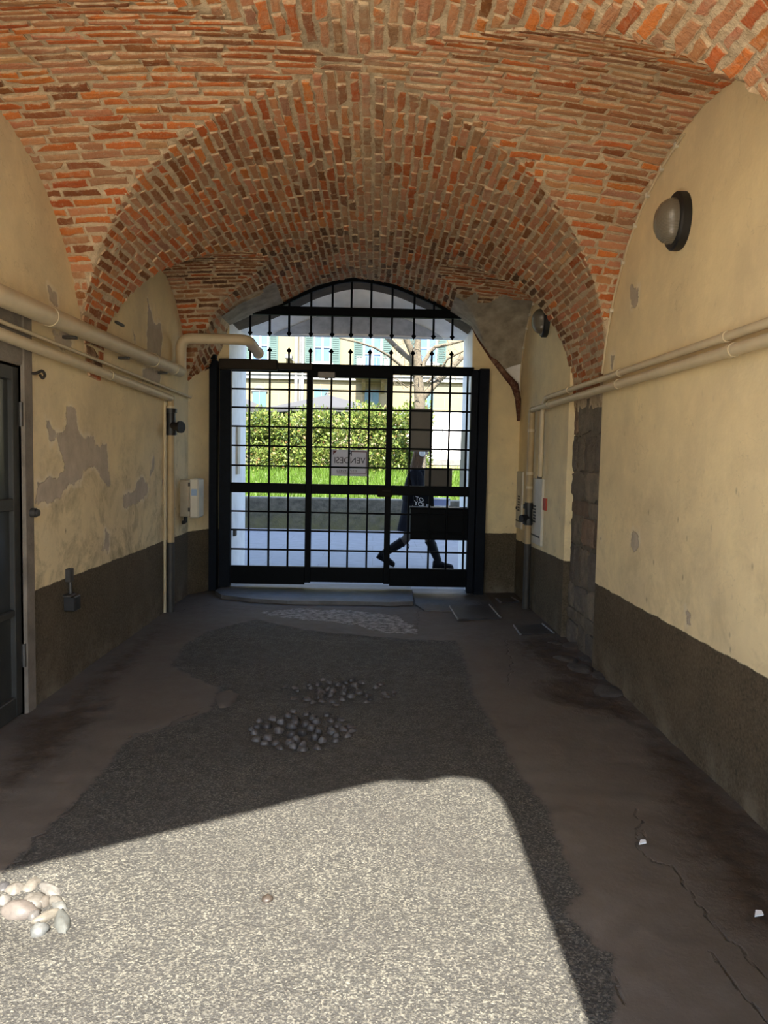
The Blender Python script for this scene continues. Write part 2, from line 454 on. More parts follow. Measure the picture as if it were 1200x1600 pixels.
def VZ(x, y): return np.maximum(np.maximum(Lz(x, y), T1(x, y)), T2(x, y))
BAYS = [(T1, lambda w: lerp(3.83, 4.10, w), lambda w: 1.59 + 0*w), (T2, lambda w: lerp(7.05, 7.82, w), lambda w: lerp(1.32, 1.16, w))]

def grad_normal(fn, x, y):
    e = .004
    gx = (fn(x+e, y)-fn(x-e, y))/(2*e); gy = (fn(x, y+e)-fn(x, y-e))/(2*e)
    n = np.array([gx, gy, -1.0]); return n/np.linalg.norm(n)   # pointing down into the passage

# ---- ceiling: bed of mortar
def ceiling_bed():
    xs = XC + 1.955*np.sin(np.linspace(-math.pi/2*.985, math.pi/2*.985, 150))
    ys = np.arange(Y_IN, Y_END+.02, .03)
    X, Y = np.meshgrid(xs, ys, indexing='ij'); Z = VZ(X, Y)
    for i in range(X.shape[0]):
        for j in range(X.shape[1]):
            Z[i, j] += .010*(mnoise.noise(Vector((X[i,j]*9, Y[i,j]*9, 0))))
    Z = Z + .007
    m = MB(); ny = len(ys)
    vs = np.stack([X, Y, Z], -1).reshape(-1, 3)
    m.add(vs.tolist(), [(i*ny+j, i*ny+j+1, (i+1)*ny+j+1, (i+1)*ny+j) for i in range(len(xs)-1) for j in range(ny-1)])
    return m
PAL = dict(orange=(.60,.185,.050), red=(.48,.125,.036), dusty=(.50,.225,.115), grey=(.42,.215,.120), brown=(.26,.098,.038), pale=(.58,.32,.18), ochre=(.54,.215,.065), soot_shade=(.13,.060,.032))  # last entry paints the dimness of the bay nearest the gate
def brick_colour(x, y, web):
    big = mnoise.noise(Vector((x*1.1+3.1, y*1.1, 1.7)))
    if web == 'long':
        if y < 3.6: w = dict(orange=.34, red=.16, dusty=.34, grey=.06, brown=.05, pale=.05)
        elif x < -.1 and y < 6.6: w = dict(orange=.20, red=.24, dusty=.22, grey=.12, brown=.20, ochre=.02)
        elif y < 6.6: w = dict(orange=.08, red=.13, dusty=.42, grey=.20, brown=.12, pale=.05)
        else: w = dict(orange=.02, red=.20, dusty=.10, grey=.14, brown=.34, soot_shade=.20)  # dark tones weighted up: far bay's shade put into brick colour
    elif web == 'lat0':
        if x < 0: w = dict(orange=.26, red=.20, dusty=.34, grey=.10, brown=.08+.22*(x > -1.2 and y < 4.6), pale=.02)
        else: w = dict(orange=.09, red=.12, dusty=.47, grey=.20, brown=.09, pale=.03)
    else: w = dict(orange=.03, red=.22, dusty=.09, grey=.10, brown=.38, soot_shade=.18)  # side vaults by the gate darkened likewise, shade painted as brick tone
    if big > .18: w['brown'] = w.get('brown', 0)*1.5; w['red'] = w.get('red', 0)*1.4
    if big < -.2: w['dusty'] *= 1.6; w['grey'] *= 1.4
    k = random.choices(list(w), list(w.values()))[0]; c = PAL[k]
    s = random.uniform(.82, 1.18); return (c[0]*s, c[1]*s*random.uniform(.92, 1.1), c[2]*s*random.uniform(.9, 1.1))

def add_brick(m, c, a, b, n, la, lb, h):
    """c centre on the surface, a along, b across, n into the passage"""
    c, a, b, n = (np.asarray(q, float) for q in (c, a, b, n))
    ring = []
    A, B = la/2, lb/2
    base = [(-A,-B),(-A*.33,-B),(A*.33,-B),(A,-B),(A,B),(A*.33,B),(-A*.33,B),(-A,B)]
    j = [(random.gauss(0,.0045), random.gauss(0,.0042)) for _ in base]
    cr = random.choice((0,0,0,1))
    ring = [(p[0]+q[0], p[1]+q[1]) for p, q in zip(base, j)]
    if cr:   # a broken corner
        k = random.choice((0,3,4,7)); f = random.uniform(.55,.85); ring[k] = (ring[k][0]*f, ring[k][1]*f)
    tilt = (random.gauss(0,.012), random.gauss(0,.03))
    vs = []
    for depth, ins in ((-.03, 0.0), (h-.004, .0), (h, .013)):
        for u, v in ring:
            uu = u - math.copysign(min(ins, abs(u)*.5), u); vv = v - math.copysign(min(ins, abs(v)*.5), v)
            hh = depth + (tilt[0]*uu + tilt[1]*vv if depth > 0 else 0) + (random.gauss(0,.0012) if depth > 0 else 0)
            vs.append(c + a*uu + b*vv + n*hh)
    fs = []
    for r in (0, 8):
        for k in range(8): fs.append((r+k, r+(k+1)%8, r+8+(k+1)%8, r+8+k))
    fs.append(tuple(range(16, 24)))
    m.add(vs, fs, [1.0]*16 + [0.0]*8)

def runs(mask):
    out = []; s = None
    for i, q in enumerate(mask):
        if q and s is None: s = i
        if not q and s is not None: out.append((s, i-1)); s = None
    if s is not None: out.append((s, len(mask)-1))
    return out
COURSE, BLEN, JOINT = .065, .248, .014
def lay_bricks():
    m = MB()
    # courses running along the passage
    xs = XC + 1.93*np.sin(np.linspace(-math.pi/2, math.pi/2, 4000)); zs = Lz(xs, 6.2+0*xs)
    s = np.concatenate([[0], np.cumsum(np.hypot(np.diff(xs), np.diff(zs)))])
    n = int(s[-1]/COURSE); ss = (np.arange(n)+.5)*s[-1]/n
    ys = np.arange(2.2, Y_END-.02, .01)
    for si in ss:
        x0 = float(np.interp(si, s, xs))
        if x0 < XL-.02 or x0 > XR+.06: continue
        wob = random.uniform(0, 10)
        L = Lz(x0+0*ys, ys); ok = (L >= T1(x0, ys)) & (L >= T2(x0, ys))
        for a0, b0 in runs(ok):
            ya, yb = ys[a0]+.006, ys[b0]-.006
            y = ya - random.uniform(0, BLEN*.8)
            while y < yb:
                l = BLEN*random.choice((1, 1, 1, .93, .55, .78)); p, q = max(y, ya), min(y+l-JOINT, yb)
                y += l
                if q-p < .03: continue
                yc = (p+q)/2; x = x0 + .012*mnoise.noise(Vector((wob, yc*1.6, 0)))
                nn = grad_normal(Lz, x, yc); e = .01
                av = np.array([0, 2*e, Lz(x, yc+e)-Lz(x, yc-e)]); av /= np.linalg.norm(av)
                bv = np.cross(nn, av)
                if yc > 8.0 and (x-XC > 1.05 or (-1.62 < x < -1.1 and yc > 8.2)): continue       # plastered over beside the street arch
                m.cur = brick_colour(x, yc, 'long')
                add_brick(m, (x, yc, float(Lz(x, yc))), av, bv, nn, q-p, COURSE-random.uniform(.012,.021), random.uniform(-.001,.009))
    # courses of the side vaults, running across
    for bi, (T, cf, af) in enumerate(BAYS):
        us = np.sin(np.linspace(-math.pi/2, math.pi/2, 3000))
        yy = cf(.5) + us*af(.5); zz = T(XC, yy)
        s = np.concatenate([[0], np.cumsum(np.hypot(np.diff(yy), np.diff(zz)))])
        n = int(s[-1]/COURSE); ss = (np.arange(n)+.5)*s[-1]/n
        xs = np.arange(XL-.01, XR+.01, .01); w = xw(xs)
        for si in ss:
            u = float(np.interp(si, s, us)); wob = random.uniform(0, 10)
            ya = cf(w) + u*af(w)
            if ya.max() < 2.0: continue
            t = T(xs, ya); ok = (t > Lz(xs, ya)) & (ya < Y_END-.03) & (ya > 2.0)
            for a0, b0 in runs(ok):
                xa, xb = xs[a0]+.006, xs[b0]-.006
                x = xa - random.uniform(0, BLEN*.8)
                while x < xb:
                    l = BLEN*random.choice((1, 1, 1, 1.05, .9, .6)); p, q = max(x, xa), min(x+l-JOINT, xb); x += l
                    if q-p < .03: continue
                    xc = (p+q)/2; wc = xw(xc); yc = float(cf(wc) + u*af(wc)) + .012*mnoise.noise(Vector((wob, xc*1.6, 4)))
                    nn = grad_normal(T, xc, yc); e = .02
                    w1, w2 = xw(xc-e), xw(xc+e); y1, y2 = cf(w1)+u*af(w1), cf(w2)+u*af(w2)
                    av = np.array([2*e, float(y2-y1), float(T(xc+e, y2)-T(xc-e, y1))]); av /= np.linalg.norm(av)
                    bv = np.cross(nn, av)
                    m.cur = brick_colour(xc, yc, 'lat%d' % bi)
                    add_brick(m, (xc, yc, float(T(xc, yc))), av, bv, nn, q-p, COURSE-random.uniform(.013,.023), random.uniform(-.001,.009))
    # brick feet of the vault on the two side piers
    for (xp, nx, fn0, fn1, z0) in ((XL+.012, 1, 5.41, 5.70, 2.14), (1.755, -1, 5.66, 6.66, 2.22)):
        z = z0; r = 0
        while z < 2.62:
            half = (z - z0)*.16 if nx > 0 else 0
            ya, yb = fn0-half, fn1+half*2; y = ya - (r % 2)*.12
            while y < yb:
                p, q = max(y, ya), min(y+.245, yb); y += .26
                if q-p < .04: continue
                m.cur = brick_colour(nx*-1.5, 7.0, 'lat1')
                add_brick(m, (xp, (p+q)/2, z), (0,1,0), (0,0,1), (nx,0,0), q-p, .064, random.uniform(.002,.012))
            z += .078; r += 1
    return m
bed = ceiling_bed().build('ceiling', M_MORTAR, smooth=.8); struct(bed)
bricks = lay_bricks().build('ceiling_bricks', M_BRICK, parent=bed)

# ---- side walls as fine grids carrying the worn-plaster outlines
def sdist(poly, P, Q):
    """signed distance to a closed polygon, positive inside (arrays P, Q)"""
    poly = np.array(poly); n = len(poly); d = np.full(P.shape, 1e9); inside = np.zeros(P.shape, bool)
    for i in range(n):
        a, b = poly[i], poly[(i+1) % n]; ex, ey = b-a
        t = np.clip(((P-a[0])*ex + (Q-a[1])*ey)/(ex*ex+ey*ey+1e-12), 0, 1)
        d = np.minimum(d, np.hypot(P-a[0]-t*ex, Q-a[1]-t*ey))
        cond = ((a[1] > Q) != (b[1] > Q)); xi = a[0] + (Q-a[1])/(ey if abs(ey) > 1e-12 else 1e-12)*ex
        inside ^= cond & (P < xi)
    return np.where(inside, d, -d)
def ldist(line, P, Q):
    line = np.array(line); d = np.full(P.shape, 1e9)
    for a, b in zip(line[:-1], line[1:]):
        e = b-a; t = np.clip(((P-a[0])*e[0] + (Q-a[1])*e[1])/(e@e+1e-12), 0, 1)
        d = np.minimum(d, np.hypot(P-a[0]-t*e[0], Q-a[1]-t*e[1]))
    return d
def fattr(o, name, arr):
    a = o.data.attributes.new(name, 'FLOAT', 'POINT'); a.data.foreach_set('value', np.asarray(arr, dtype=np.float32).ravel())

def wall_grid(name, x, nx, y0, y1, z1, mat, peels, dado, hole=None, step=.03, back=.35):
    ys = np.linspace(y0, y1, int((y1-y0)/step)+1); zs = np.linspace(-.05, z1, int((z1+.05)/step)+1)
    if hole:
        for arr, vals in ((ys, hole[:2]), (zs, hole[2:])):
            for v in vals:
                k = int(np.argmin(np.abs(arr-v))); arr[k] = v
    Y, Z = np.meshgrid(ys, zs, indexing='ij'); X = np.full(Y.shape, x)
    for i in range(Y.shape[0]):
        for j in range(Y.shape[1]):
            X[i, j] += nx*(.007*mnoise.noise(Vector((x*7, Y[i,j]*1.3, Z[i,j]*1.3))) + .003*mnoise.noise(Vector((x*3, Y[i,j]*6, Z[i,j]*6))))
    edge = (Y == ys[0]) | (Y == ys[-1]); X[edge] = x
    m = MB(); nz = len(zs); vs = np.stack([X, Y, Z], -1).reshape(-1, 3).tolist()
    fs = []
    for i in range(len(ys)-1):
        for j in range(nz-1):
            if hole and ys[i] >= hole[0]-1e-6 and ys[i+1] <= hole[1]+1e-6 and zs[j+1] <= hole[3]+1e-6: continue
            q = (i*nz+j, (i+1)*nz+j, (i+1)*nz+j+1, i*nz+j+1)
            fs.append(q if nx > 0 else q[::-1])
    m.add(vs, fs)
    ng = len(vs)
    xb = x - nx*back
    # thickness: ends, back, top
    def quad(a, b, c, d): m.add([a, b, c, d], [(0,1,2,3)])
    for yy in (ys[0], ys[-1]): quad((x,yy,-.05),(xb,yy,-.05),(xb,yy,z1),(x,yy,z1))
    quad((xb,ys[0],-.05),(xb,ys[-1],-.05),(xb,ys[-1],z1),(xb,ys[0],z1))
    quad((x,ys[0],z1),(x,ys[-1],z1),(xb,ys[-1],z1),(xb,ys[0],z1))
    if hole:
        for yy in hole[:2]: quad((x,yy,-.05),(x-nx*.2,yy,-.05),(x-nx*.2,yy,hole[3]),(x,yy,hole[3]))
        quad((x,hole[0],hole[3]),(x,hole[1],hole[3]),(x-nx*.2,hole[1],hole[3]),(x-nx*.2,hole[0],hole[3]))
    o = m.build(name, mat, smooth=.9); struct(o)
    A = np.array(m.v); P, Q = A[:,1], A[:,2]
    pe = np.full(P.shape, -1.0)
    for poly in peels: pe = np.maximum(pe, sdist(poly, P, Q))
    fattr(o, 'peel', pe); fattr(o, 'dado', dado(P) - Q)
    return o
def outline(pts, x): return [(on_x(a, b, x).y, on_x(a, b, x).z) for a, b in pts]
zz = lambda pts, ox=0, oy=400, k=.3: [(ox+a*k, oy+b*k) for a, b in pts]
peel_left = [outline(zz(p), XL) for p in (
    [(350,790),(395,780),(408,900),(430,950),(490,938),(500,985),(552,985),(560,1100),(575,1190),(555,1205),(490,1092),(430,1120),(415,1170),(370,1185),(330,1240),(260,1290),(185,1280),(195,1190),(250,1165),(310,1150),(345,1095),(315,1010),(300,940),(345,900)],
    [(770,220),(790,300),(800,360),(835,350),(845,430),(835,520),(765,510),(770,330)],
    [(745,580),(835,600),(830,680),(740,655)],
    [(640,1250),(690,1230),(735,1150),(770,1190),(765,1245),(710,1290),(640,1320)],
    [(270,385),(370,410),(375,500),(310,480)],[(245,150),(290,200),(300,260),(262,240)],
    [(690,380),(708,430),(704,460),(694,430)],[(800,1040),(808,1050),(800,1130),(780,1145)],
    [(845,1150),(852,1180),(846,1210)],[(545,1430),(565,1440),(565,1530),(520,1540),(545,1480)],
    [(240,860),(275,890),(300,930),(265,970)])]
peel_right = [outline(p, XR) for p in (
    [(988,826),(997,835),(998,855),(990,863),(984,848)], [(1072,952),(1078,958),(1080,980),(1074,975)],
    [(985,448),(998,450),(996,480),(986,478)], [(953,555),(960,557),(957,580)],
    [(838,800),(843,802),(842,815)], [(937,835),(941,840),(938,850)])]
door_hole = (3.45, 4.43, 0.0, 2.06)
wl = wall_grid('wall_left', XL, 1, Y_IN, 8.37, 4.2, M_WL, peel_left, lambda y: .715 + 0*y, hole=(3.45, 4.43, -.05, 2.06))
wr1 = wall_grid('wall_right', XR, -1, Y_IN, 5.67, 4.2, M_WR, peel_right, lambda y: .65 + 0*y)
wr2 = wall_grid('wall_right', XR, -1, 6.64, 8.90, 4.2, M_WR, peel_right, lambda y: .69 - .02*(y-6.7))

# ---- exposed stone pier on the right
def stone_pier():
    m = MB(); z = -.04; x = 1.775
    m.cur = (.24, .20, .15)
    m.add([(x,5.6,-.05),(x,6.7,-.05),(x,6.7,4.2),(x,5.6,4.2)], [(0,1,2,3)])
    while z < 2.30:
        h = random.uniform(.10, .34); y = 5.66
        while y < 6.63:
            w = random.uniform(.18, .46); q = min(y+w, 6.635)
            if 6.635-q < .1: q = 6.635
            base = random.choice(((.26,.215,.16),(.21,.175,.135),(.30,.25,.19),(.18,.155,.13),(.27,.185,.125)))
            fk_ = random.uniform(.9, 1.25); m.cur = tuple(c*fk_ for c in base)
            cy, cz = (y+q)/2, z+h/2; A, B = (q-y)/2-.004, h/2-.004
            n = 18; vs = []; d = random.uniform(.008,.030)
            sh = [ (lambda a: (math.copysign(abs(math.cos(a))**.45, math.cos(a)), math.copysign(abs(math.sin(a))**.45, math.sin(a))))(2*math.pi*k/n) for k in range(n)]
            jj = [1+random.gauss(0,.06) for _ in range(n)]
            for dep, sc in ((.03, 1.0), (-d*.7, .97), (-d, .82), (-d*1.1, .45)):
                for k in range(n):
                    vs.append((x+dep+random.gauss(0,.004)*(dep < 0), cy+A*sh[k][0]*sc*jj[k], cz+B*sh[k][1]*sc*jj[k]))
            fs = [(r*n+k, r*n+(k+1)%n, (r+1)*n+(k+1)%n, (r+1)*n+k) for r in range(3) for k in range(n)] + [tuple(range(3*n, 4*n))]
            m.add(vs, fs); y = q
        z += h
    return m
struct(stone_pier().build('wall_pier', M_STONE, smooth=.9))

# ---- street end: stubs, soffit, white outer portal
def dadoed(name, m, mat, dz, smooth=None):
    o = m.build(name, mat, smooth=smooth); A = np.array(m.v)
    fattr(o, 'peel', np.full(len(A), -1.0)); fattr(o, 'dado', dz - A[:,2]); return struct(o)
XJL, XJR = -1.705, 1.125
def smooth_curve(P, k=8):
    P = [np.array(p, float) for p in P]; Q = [2*P[0]-P[1]] + P + [2*P[-1]-P[-2]]; out = []
    for i in range(1, len(Q)-2):
        for j in range(k):
            t = j/k; a, b, c, d = Q[i-1:i+3]
            out.append(tuple(.5*(2*b + (c-a)*t + (2*a-5*b+4*c-d)*t*t + (3*b-a-3*c+d)*t**3)))
    out.append(tuple(P[-1])); return out
m = MB()
def stub(m, pts, top, zs=40):
    """wall strip following plan points, its top following the vault end"""
    P = []
    for (x0, y0), (x1, y1) in zip(pts[:-1], pts[1:]):
        k = max(2, int(math.hypot(x1-x0, y1-y0)/.03)); P += [(lerp(x0,x1,i/k), lerp(y0,y1,i/k)) for i in range(k)]
    P.append(pts[-1]); n = len(P); vs = []
    for x, y in P:
        t = top(x)
        for j in range(zs+1): vs.append((x, y, -.05 + (t+.05)*j/zs))
    m.add(vs, [(i*(zs+1)+j, (i+1)*(zs+1)+j, (i+1)*(zs+1)+j+1, i*(zs+1)+j+1) for i in range(n-1) for j in range(zs)])
top = lambda x: float(np.interp(x, END[:,0], END[:,1])) + .03
stub(m, [(-2.09, 8.34), (-1.91, 8.72), (-1.90, 8.80), (XJL, 8.80)], top)
stub(m, [(XJR, 8.80), (1.32, 8.83), (1.80, 8.90)], top)
dadoed('wall_front', m, M_WR, .72)
# plaster skin left on the vault above the stubs
def skin():
    m = MB()
    for xa, xb, ya, yb in ((-1.70, XC-.90, 8.05, 8.81), (XC+1.02, 1.74, 7.95, 8.84)):
        xs = np.linspace(xa, xb, 30); ys = np.linspace(ya, yb, 30)
        vs = []
        for x in xs:
            for y in ys: vs.append((x, y, float(VZ(x, y)) - .016 + .008*mnoise.noise(Vector((x*6, y*6, 2)))))
        fs = []
        for i in range(29):
            for j in range(29):
                x, y = xs[i], ys[j]
                edge = mnoise.noise(Vector((x*4, y*4, 5)))*.35
                if y > 8.22 + edge and (x > 0 or float(Lz(x, y)) >= float(T2(x, y))): fs.append((i*30+j, (i+1)*30+j, (i+1)*30+j+1, i*30+j+1))
        m.add(vs, fs)
    return m
o = skin().build('trim_1', M_PLASTER, smooth=.8); struct(o)
# rusty brick rib where the vault meets the right stub and the left one
m = MB(); m.cur = (.10, .038, .028)
rib = [(1.10,3.15),(1.20,2.98),(1.35,2.77),(1.50,2.59),(1.62,2.46),(1.665,2.30),(1.68,2.05)]
m.tube([(x, 8.80, z) for x, z in rib], [.022,.028,.03,.035,.045,.035,.02], n=8)
struct(m.build('trim_2', M_BRICK, smooth=.8))
# soffit of the street arch, one dark brown tone
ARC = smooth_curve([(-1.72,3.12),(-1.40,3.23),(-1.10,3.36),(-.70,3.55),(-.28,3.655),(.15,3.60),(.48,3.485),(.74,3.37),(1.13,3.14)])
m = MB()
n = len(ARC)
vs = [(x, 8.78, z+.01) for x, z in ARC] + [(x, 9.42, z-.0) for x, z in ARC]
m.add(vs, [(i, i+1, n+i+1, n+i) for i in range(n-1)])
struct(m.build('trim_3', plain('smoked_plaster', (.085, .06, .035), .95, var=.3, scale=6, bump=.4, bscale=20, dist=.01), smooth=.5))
# jambs and lintel of the outer portal, white limewash
m = MB()
m.box(-2.9, XJL, 8.99, 9.95, -.05, 4.3); m.box(XJR+.02, 2.9, 8.99, 9.95, -.05, 4.3)
m.box(-2.05, XJL-.001, 8.81, 8.995, -.05, 4.3); m.box(XJR, 2.05, 8.91, 8.995, -.05, 4.3)
m.box(XJL, XJR+.02, 9.80, 9.95, 3.15, 4.3, .004)
def splay(x, t, off=0.0):
    z0 = float(np.interp(x, [q[0] for q in ARC], [q[1] for q in ARC])) + .01
    return (x, lerp(9.40, 9.84, t) - off*.6, lerp(z0, 3.15, t) - off*.8)
xs_ = np.linspace(XJL, XJR+.02, 50); vs = [splay(x, j/8) for x in xs_ for j in range(9)]
m.add(vs, [(i*9+j, (i+1)*9+j, (i+1)*9+j+1, i*9+j+1) for i in range(49) for j in range(8)])
struct(m.build('wall_portal', M_WHITE))
m = MB()
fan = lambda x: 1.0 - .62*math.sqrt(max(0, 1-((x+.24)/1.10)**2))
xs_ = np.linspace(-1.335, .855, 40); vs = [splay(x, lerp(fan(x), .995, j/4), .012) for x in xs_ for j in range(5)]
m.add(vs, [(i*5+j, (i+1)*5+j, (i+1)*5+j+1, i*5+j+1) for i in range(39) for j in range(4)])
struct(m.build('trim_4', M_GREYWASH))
# mass of the house over and beside the passage (keeps the street in its shade)
m = MB()
m.box(-9, 9, Y_IN+.02, 9.95, 4.15, H_ROOF); m.box(-9, -2.44, Y_IN+.02, 9.95, -.05, 4.2); m.box(2.08, 9, Y_IN+.02, 9.95, -.05, 4.2)
struct(m.build('wall_upper', plain('outer_render', (.52, .45, .32), .9)))
# courtyard end: unseen wall, opening shaped to throw the sun patch
m = MB()
ta = math.tan(SUN_EL)
edge = [(-2.45, 1.78), (-1.35, (2.69-Y_IN)*ta), (-.74, (3.07-Y_IN)*ta), (.05, (3.54-Y_IN)*ta), (.15, (3.555-Y_IN)*ta), (.27, (3.54-Y_IN)*ta), (.39, (3.60-Y_IN)*ta), (.50, (3.605-Y_IN)*ta), (.575, (3.53-Y_IN)*ta), (.615, (3.36-Y_IN)*ta), (.625, (3.1-Y_IN)*ta)]
for (xa, za), (xb, zb) in zip(edge[:-1], edge[1:]):
    m.prism([(xa, za), (xb, zb), (xb, 4.3), (xa, 4.3)], lambda u, v, s: (u, Y_IN + .12*s, v))
m.box(.625, 2.3, Y_IN, Y_IN+.12, -.05, 4.3)
struct(m.build('wall_rear', plain('courtyard_render', (.58, .50, .34), .9)))

# ------------------------------------------------------------------ floor
def fl(pts): return [tuple(on_z(a, b)[:2]) for a, b in pts]
asph = fl([(330,985),(400,968),(480,985),(560,990),(640,1000),(715,1002),(728,1040),(738,1085),(765,1125),(790,1170),(812,1210),(855,1265),(868,1310),(893,1360),(908,1400),(880,1420),(905,1455),(955,1490),(958,1540),(950,1640)]) + [(.6,1.0),(-2.2,1.0),(-2.2,2.5)] + fl([(-60,1420),(60,1310),(120,1250),(165,1200),(205,1155),(255,1140),(330,1110),(342,1075),(300,1058),(270,1040),(285,1008)])
stone = fl([(410,957),(470,950),(560,955),(620,962),(645,978),(650,990),(600,988),(560,976),(500,970),(440,966)])
dirt = [fl(p) for p in ([(845,1065),(900,1055),(960,1080),(1010,1130),(930,1115),(870,1095)], [(800,1000),(870,995),(930,1050),(960,1080),(880,1060),(830,1030)],
        [(1000,1130),(1080,1190),(1200,1310),(1260,1480),(1150,1450),(1060,1290)], [(100,1100),(200,1020),(245,985),(200,1040),(120,1110)],
        [(40,1120),(120,1105),(180,1090),(90,1180),(0,1250)])]
def jag(line):
    out = []
    for a, b in zip(line[:-1], line[1:]):
        k = max(2, int(math.hypot(b[0]-a[0], b[1]-a[1])/.05))
        out += [(lerp(a[0],b[0],i/k)+random.gauss(0,.013), lerp(a[1],b[1],i/k)+random.gauss(0,.013)) for i in range(k)]
    return out + [line[-1]]
cracks = [jag(fl(p)) for p in ([(650,918),(655,945),(652,985)], [(790,1000),(800,1040),(795,1070)], [(200,1155),(270,1130),(320,1105)],
        [(1000,1300),(1010,1330),(1060,1370),(1100,1420),(1150,1480),(1200,1530)], [(1000,1260),(995,1310)], [(0,1365),(60,1310),(130,1240)], [(560,1045),(640,1040)],
        [(230,965),(330,945),(420,950)], [(240,975),(330,990)], [(935,1500),(960,1530),(975,1570)], [(1100,1480),(1200,1600)], [(330,1040),(345,1090)])]
holes = [(*on_z(470,1135)[:2], .34, .035), (*on_z(530,1078)[:2], .36, .03), (*on_z(45,1425)[:2], .20, .03), (*on_z(900,1085)[:2], .22, .05), (*on_z(540,990)[:2], .35, .02)]
def floor():
    xs = np.arange(-2.45, 2.11, .0135); ys = np.concatenate([np.arange(.2, 1.7, .03), np.arange(1.7, 4.2, .0125), np.arange(4.2, 9.0, .022)])
    X, Y = np.meshgrid(xs, ys, indexing='ij')
    a = sdist(asph, X, Y)
    Z = -.008*np.clip(a*20, 0, 1)
    d = np.full(X.shape, -1.0)
    for p in dirt: d = np.maximum(d, sdist(p, X, Y))
    for i in range(X.shape[0]):
        for j in range(X.shape[1]):
            v = Vector((X[i,j]*1.2, Y[i,j]*1.2, 0)); Z[i,j] += .012*mnoise.noise(v) + .003*mnoise.noise(v*6)
            if d[i,j] > -.1: Z[i,j] += .012*mnoise.noise(v*7)*min(1, (d[i,j]+.1)*6)
    for hx, hy, r, dp in holes: Z -= dp*np.clip(1.3-np.hypot(X-hx, (Y-hy))/r, 0, 1)*.8
    m = MB(); ny = len(ys); m.add(np.stack([X,Y,Z],-1).reshape(-1,3).tolist(), [(i*ny+j,(i+1)*ny+j,(i+1)*ny+j+1,i*ny+j+1) for i in range(len(xs)-1) for j in range(ny-1)])
    o = m.build('floor', M_FLOOR, smooth=1.2); struct(o)
    fattr(o, 'asphalt', a); fattr(o, 'dirt', d); fattr(o, 'lightstone', sdist(stone, X, Y))
    c = np.full(X.shape, 1.0)
    for l in cracks: c = np.minimum(c, ldist(l, X, Y))
    fattr(o, 'crack', c)
    return o
floor()
# stone slabs of the gate threshold
m = MB()
th = [(-1.74,9.0),(-1.78,8.45),(-1.66,8.20),(-1.30,8.02),(-.9,7.94),(-.3,7.97),(.2,7.95),(.45,8.02),(.47,9.0)]
m.prism(th, lambda u, v, s: (u, v, -.06 + (.10+.012*(v-8))*s))
struct(m.build('trim_5', plain('threshold_stone', (.085, .085, .088), .55, var=.3, scale=7, bump=.5, bscale=18, dist=.015)))
m = MB(); m.prism([(.485,9.0),(.475,8.0),(.55,7.7),(1.32,7.62),(1.34,8.72),(1.15,9.0)], lambda u, v, s: (u, v, -.06 + .072*s))
struct(m.build('trim_6', plain('side_stone', (.07, .068, .066), .6, var=.3, scale=7, bump=.5, bscale=18, dist=.015)))
m = MB(); m.box(-30, 30, -30, .25, -.10, -.02); m.box(-30, -2.44, .2, .7, -.10, -.02); m.box(2.1, 30, .2, .7, -.10, -.02)
struct(m.build('ground', plain('courtyard_gravel', (.68, .60, .48), .95, var=.2, scale=3)))  # unseen ground, colour raised to bounce sunlight into the passage
m = MB(); m.box(-25, 25, 8.98, 16.75, -.15, 0.0)
struct(m.build('street', mat_slab()))

# ================================================================== GATE
YG = 8.75
gz = lambda px, py: on_y(px, py, YG)
BX = [gz(p, 698).x for p in (360, 389.4, 420.8, 451, 483, 516.6, 545.4, 575.6, 607.5, 640, 673, 701, 728)]
HZ = [gz(451, p).z for p in (609, 638, 667.5, 697.5, 728.5)] + [gz(451, p).z for p in (800, 829, 859)]
Z_TOP, Z_MID, Z_BOT = gz(451, 575).z, gz(451, 763).z, gz(451, 896).z
gate = thing('gate', (-.30, YG, 0.02), 'black iron gate of square bars closing the street arch', 'gate')
def bar(m, x0, x1, z0, z1, y=YG, d=.011): m.box(x0, x1, y-d, y+d, z0, z1, .002)
m = MB(); m.box(-1.905, -1.815, YG-.09, YG+.04, .0, 2.66, .006); m.box(-1.795, BX[0]+.012, YG-.05, YG+.04, .03, 2.60, .005)
m.build('post', M_GATE2, gate)
m = MB(); m.box(1.105, 1.185, YG-.05, YG+.04, .02, 2.62, .005); m.box(1.19, 1.305, YG-.09, YG+.06, .0, 2.63, .006)
m.build('post', M_GATE2, gate)
def rail(x0, x1, z, h, name='rail', d=.03, par=gate):
    m = MB(); m.box(x0, x1, YG-d, YG+d, z-h/2, z+h/2, .004); return m.build(name, M_GATE, par)
dl0, dl1, dr0, dr1 = BX[4]-.035, BX[4]+.035, BX[8]-.035, BX[8]+.035
rail(BX[0]-.03, 1.13, Z_TOP+.0, .10)
for a, b in ((BX[0]-.03, dl0), (dr1, 1.13)):
    rail(a, b, Z_MID, .115); rail(a, b, Z_BOT-.02, .21)
def spear(m, x, z, up, y=YG):
    s = 1 if up else -1; r, h = .030, .042
    vs = [(x-r,y,z),(x,y-r*.6,z),(x+r,y,z),(x,y+r*.6,z),(x,y,z+s*h),(x,y,z-s*h*.75)]
    fs = [(0,1,4),(1,2,4),(2,3,4),(3,0,4),(1,0,5),(2,1,5),(3,2,5),(0,3,5)]
    m.add(vs, fs if up else [f[::-1] for f in fs])
def vbar(x, z0, z1, par=gate, tip=None):
    m = MB(); bar(m, x-.011, x+.011, z0, z1); o = m.build('bar', M_GATE, par)
    return o
for i, x in enumerate(BX):
    if 4 < i < 8: continue
    if i not in (4, 8): vbar(x, Z_BOT, Z_TOP)
SPX = [gz(p, 560).x for p in (391, 421.3, 451.5, 485, 517.5, 547.5, 578, 611, 645, 674.6, 705.3)]
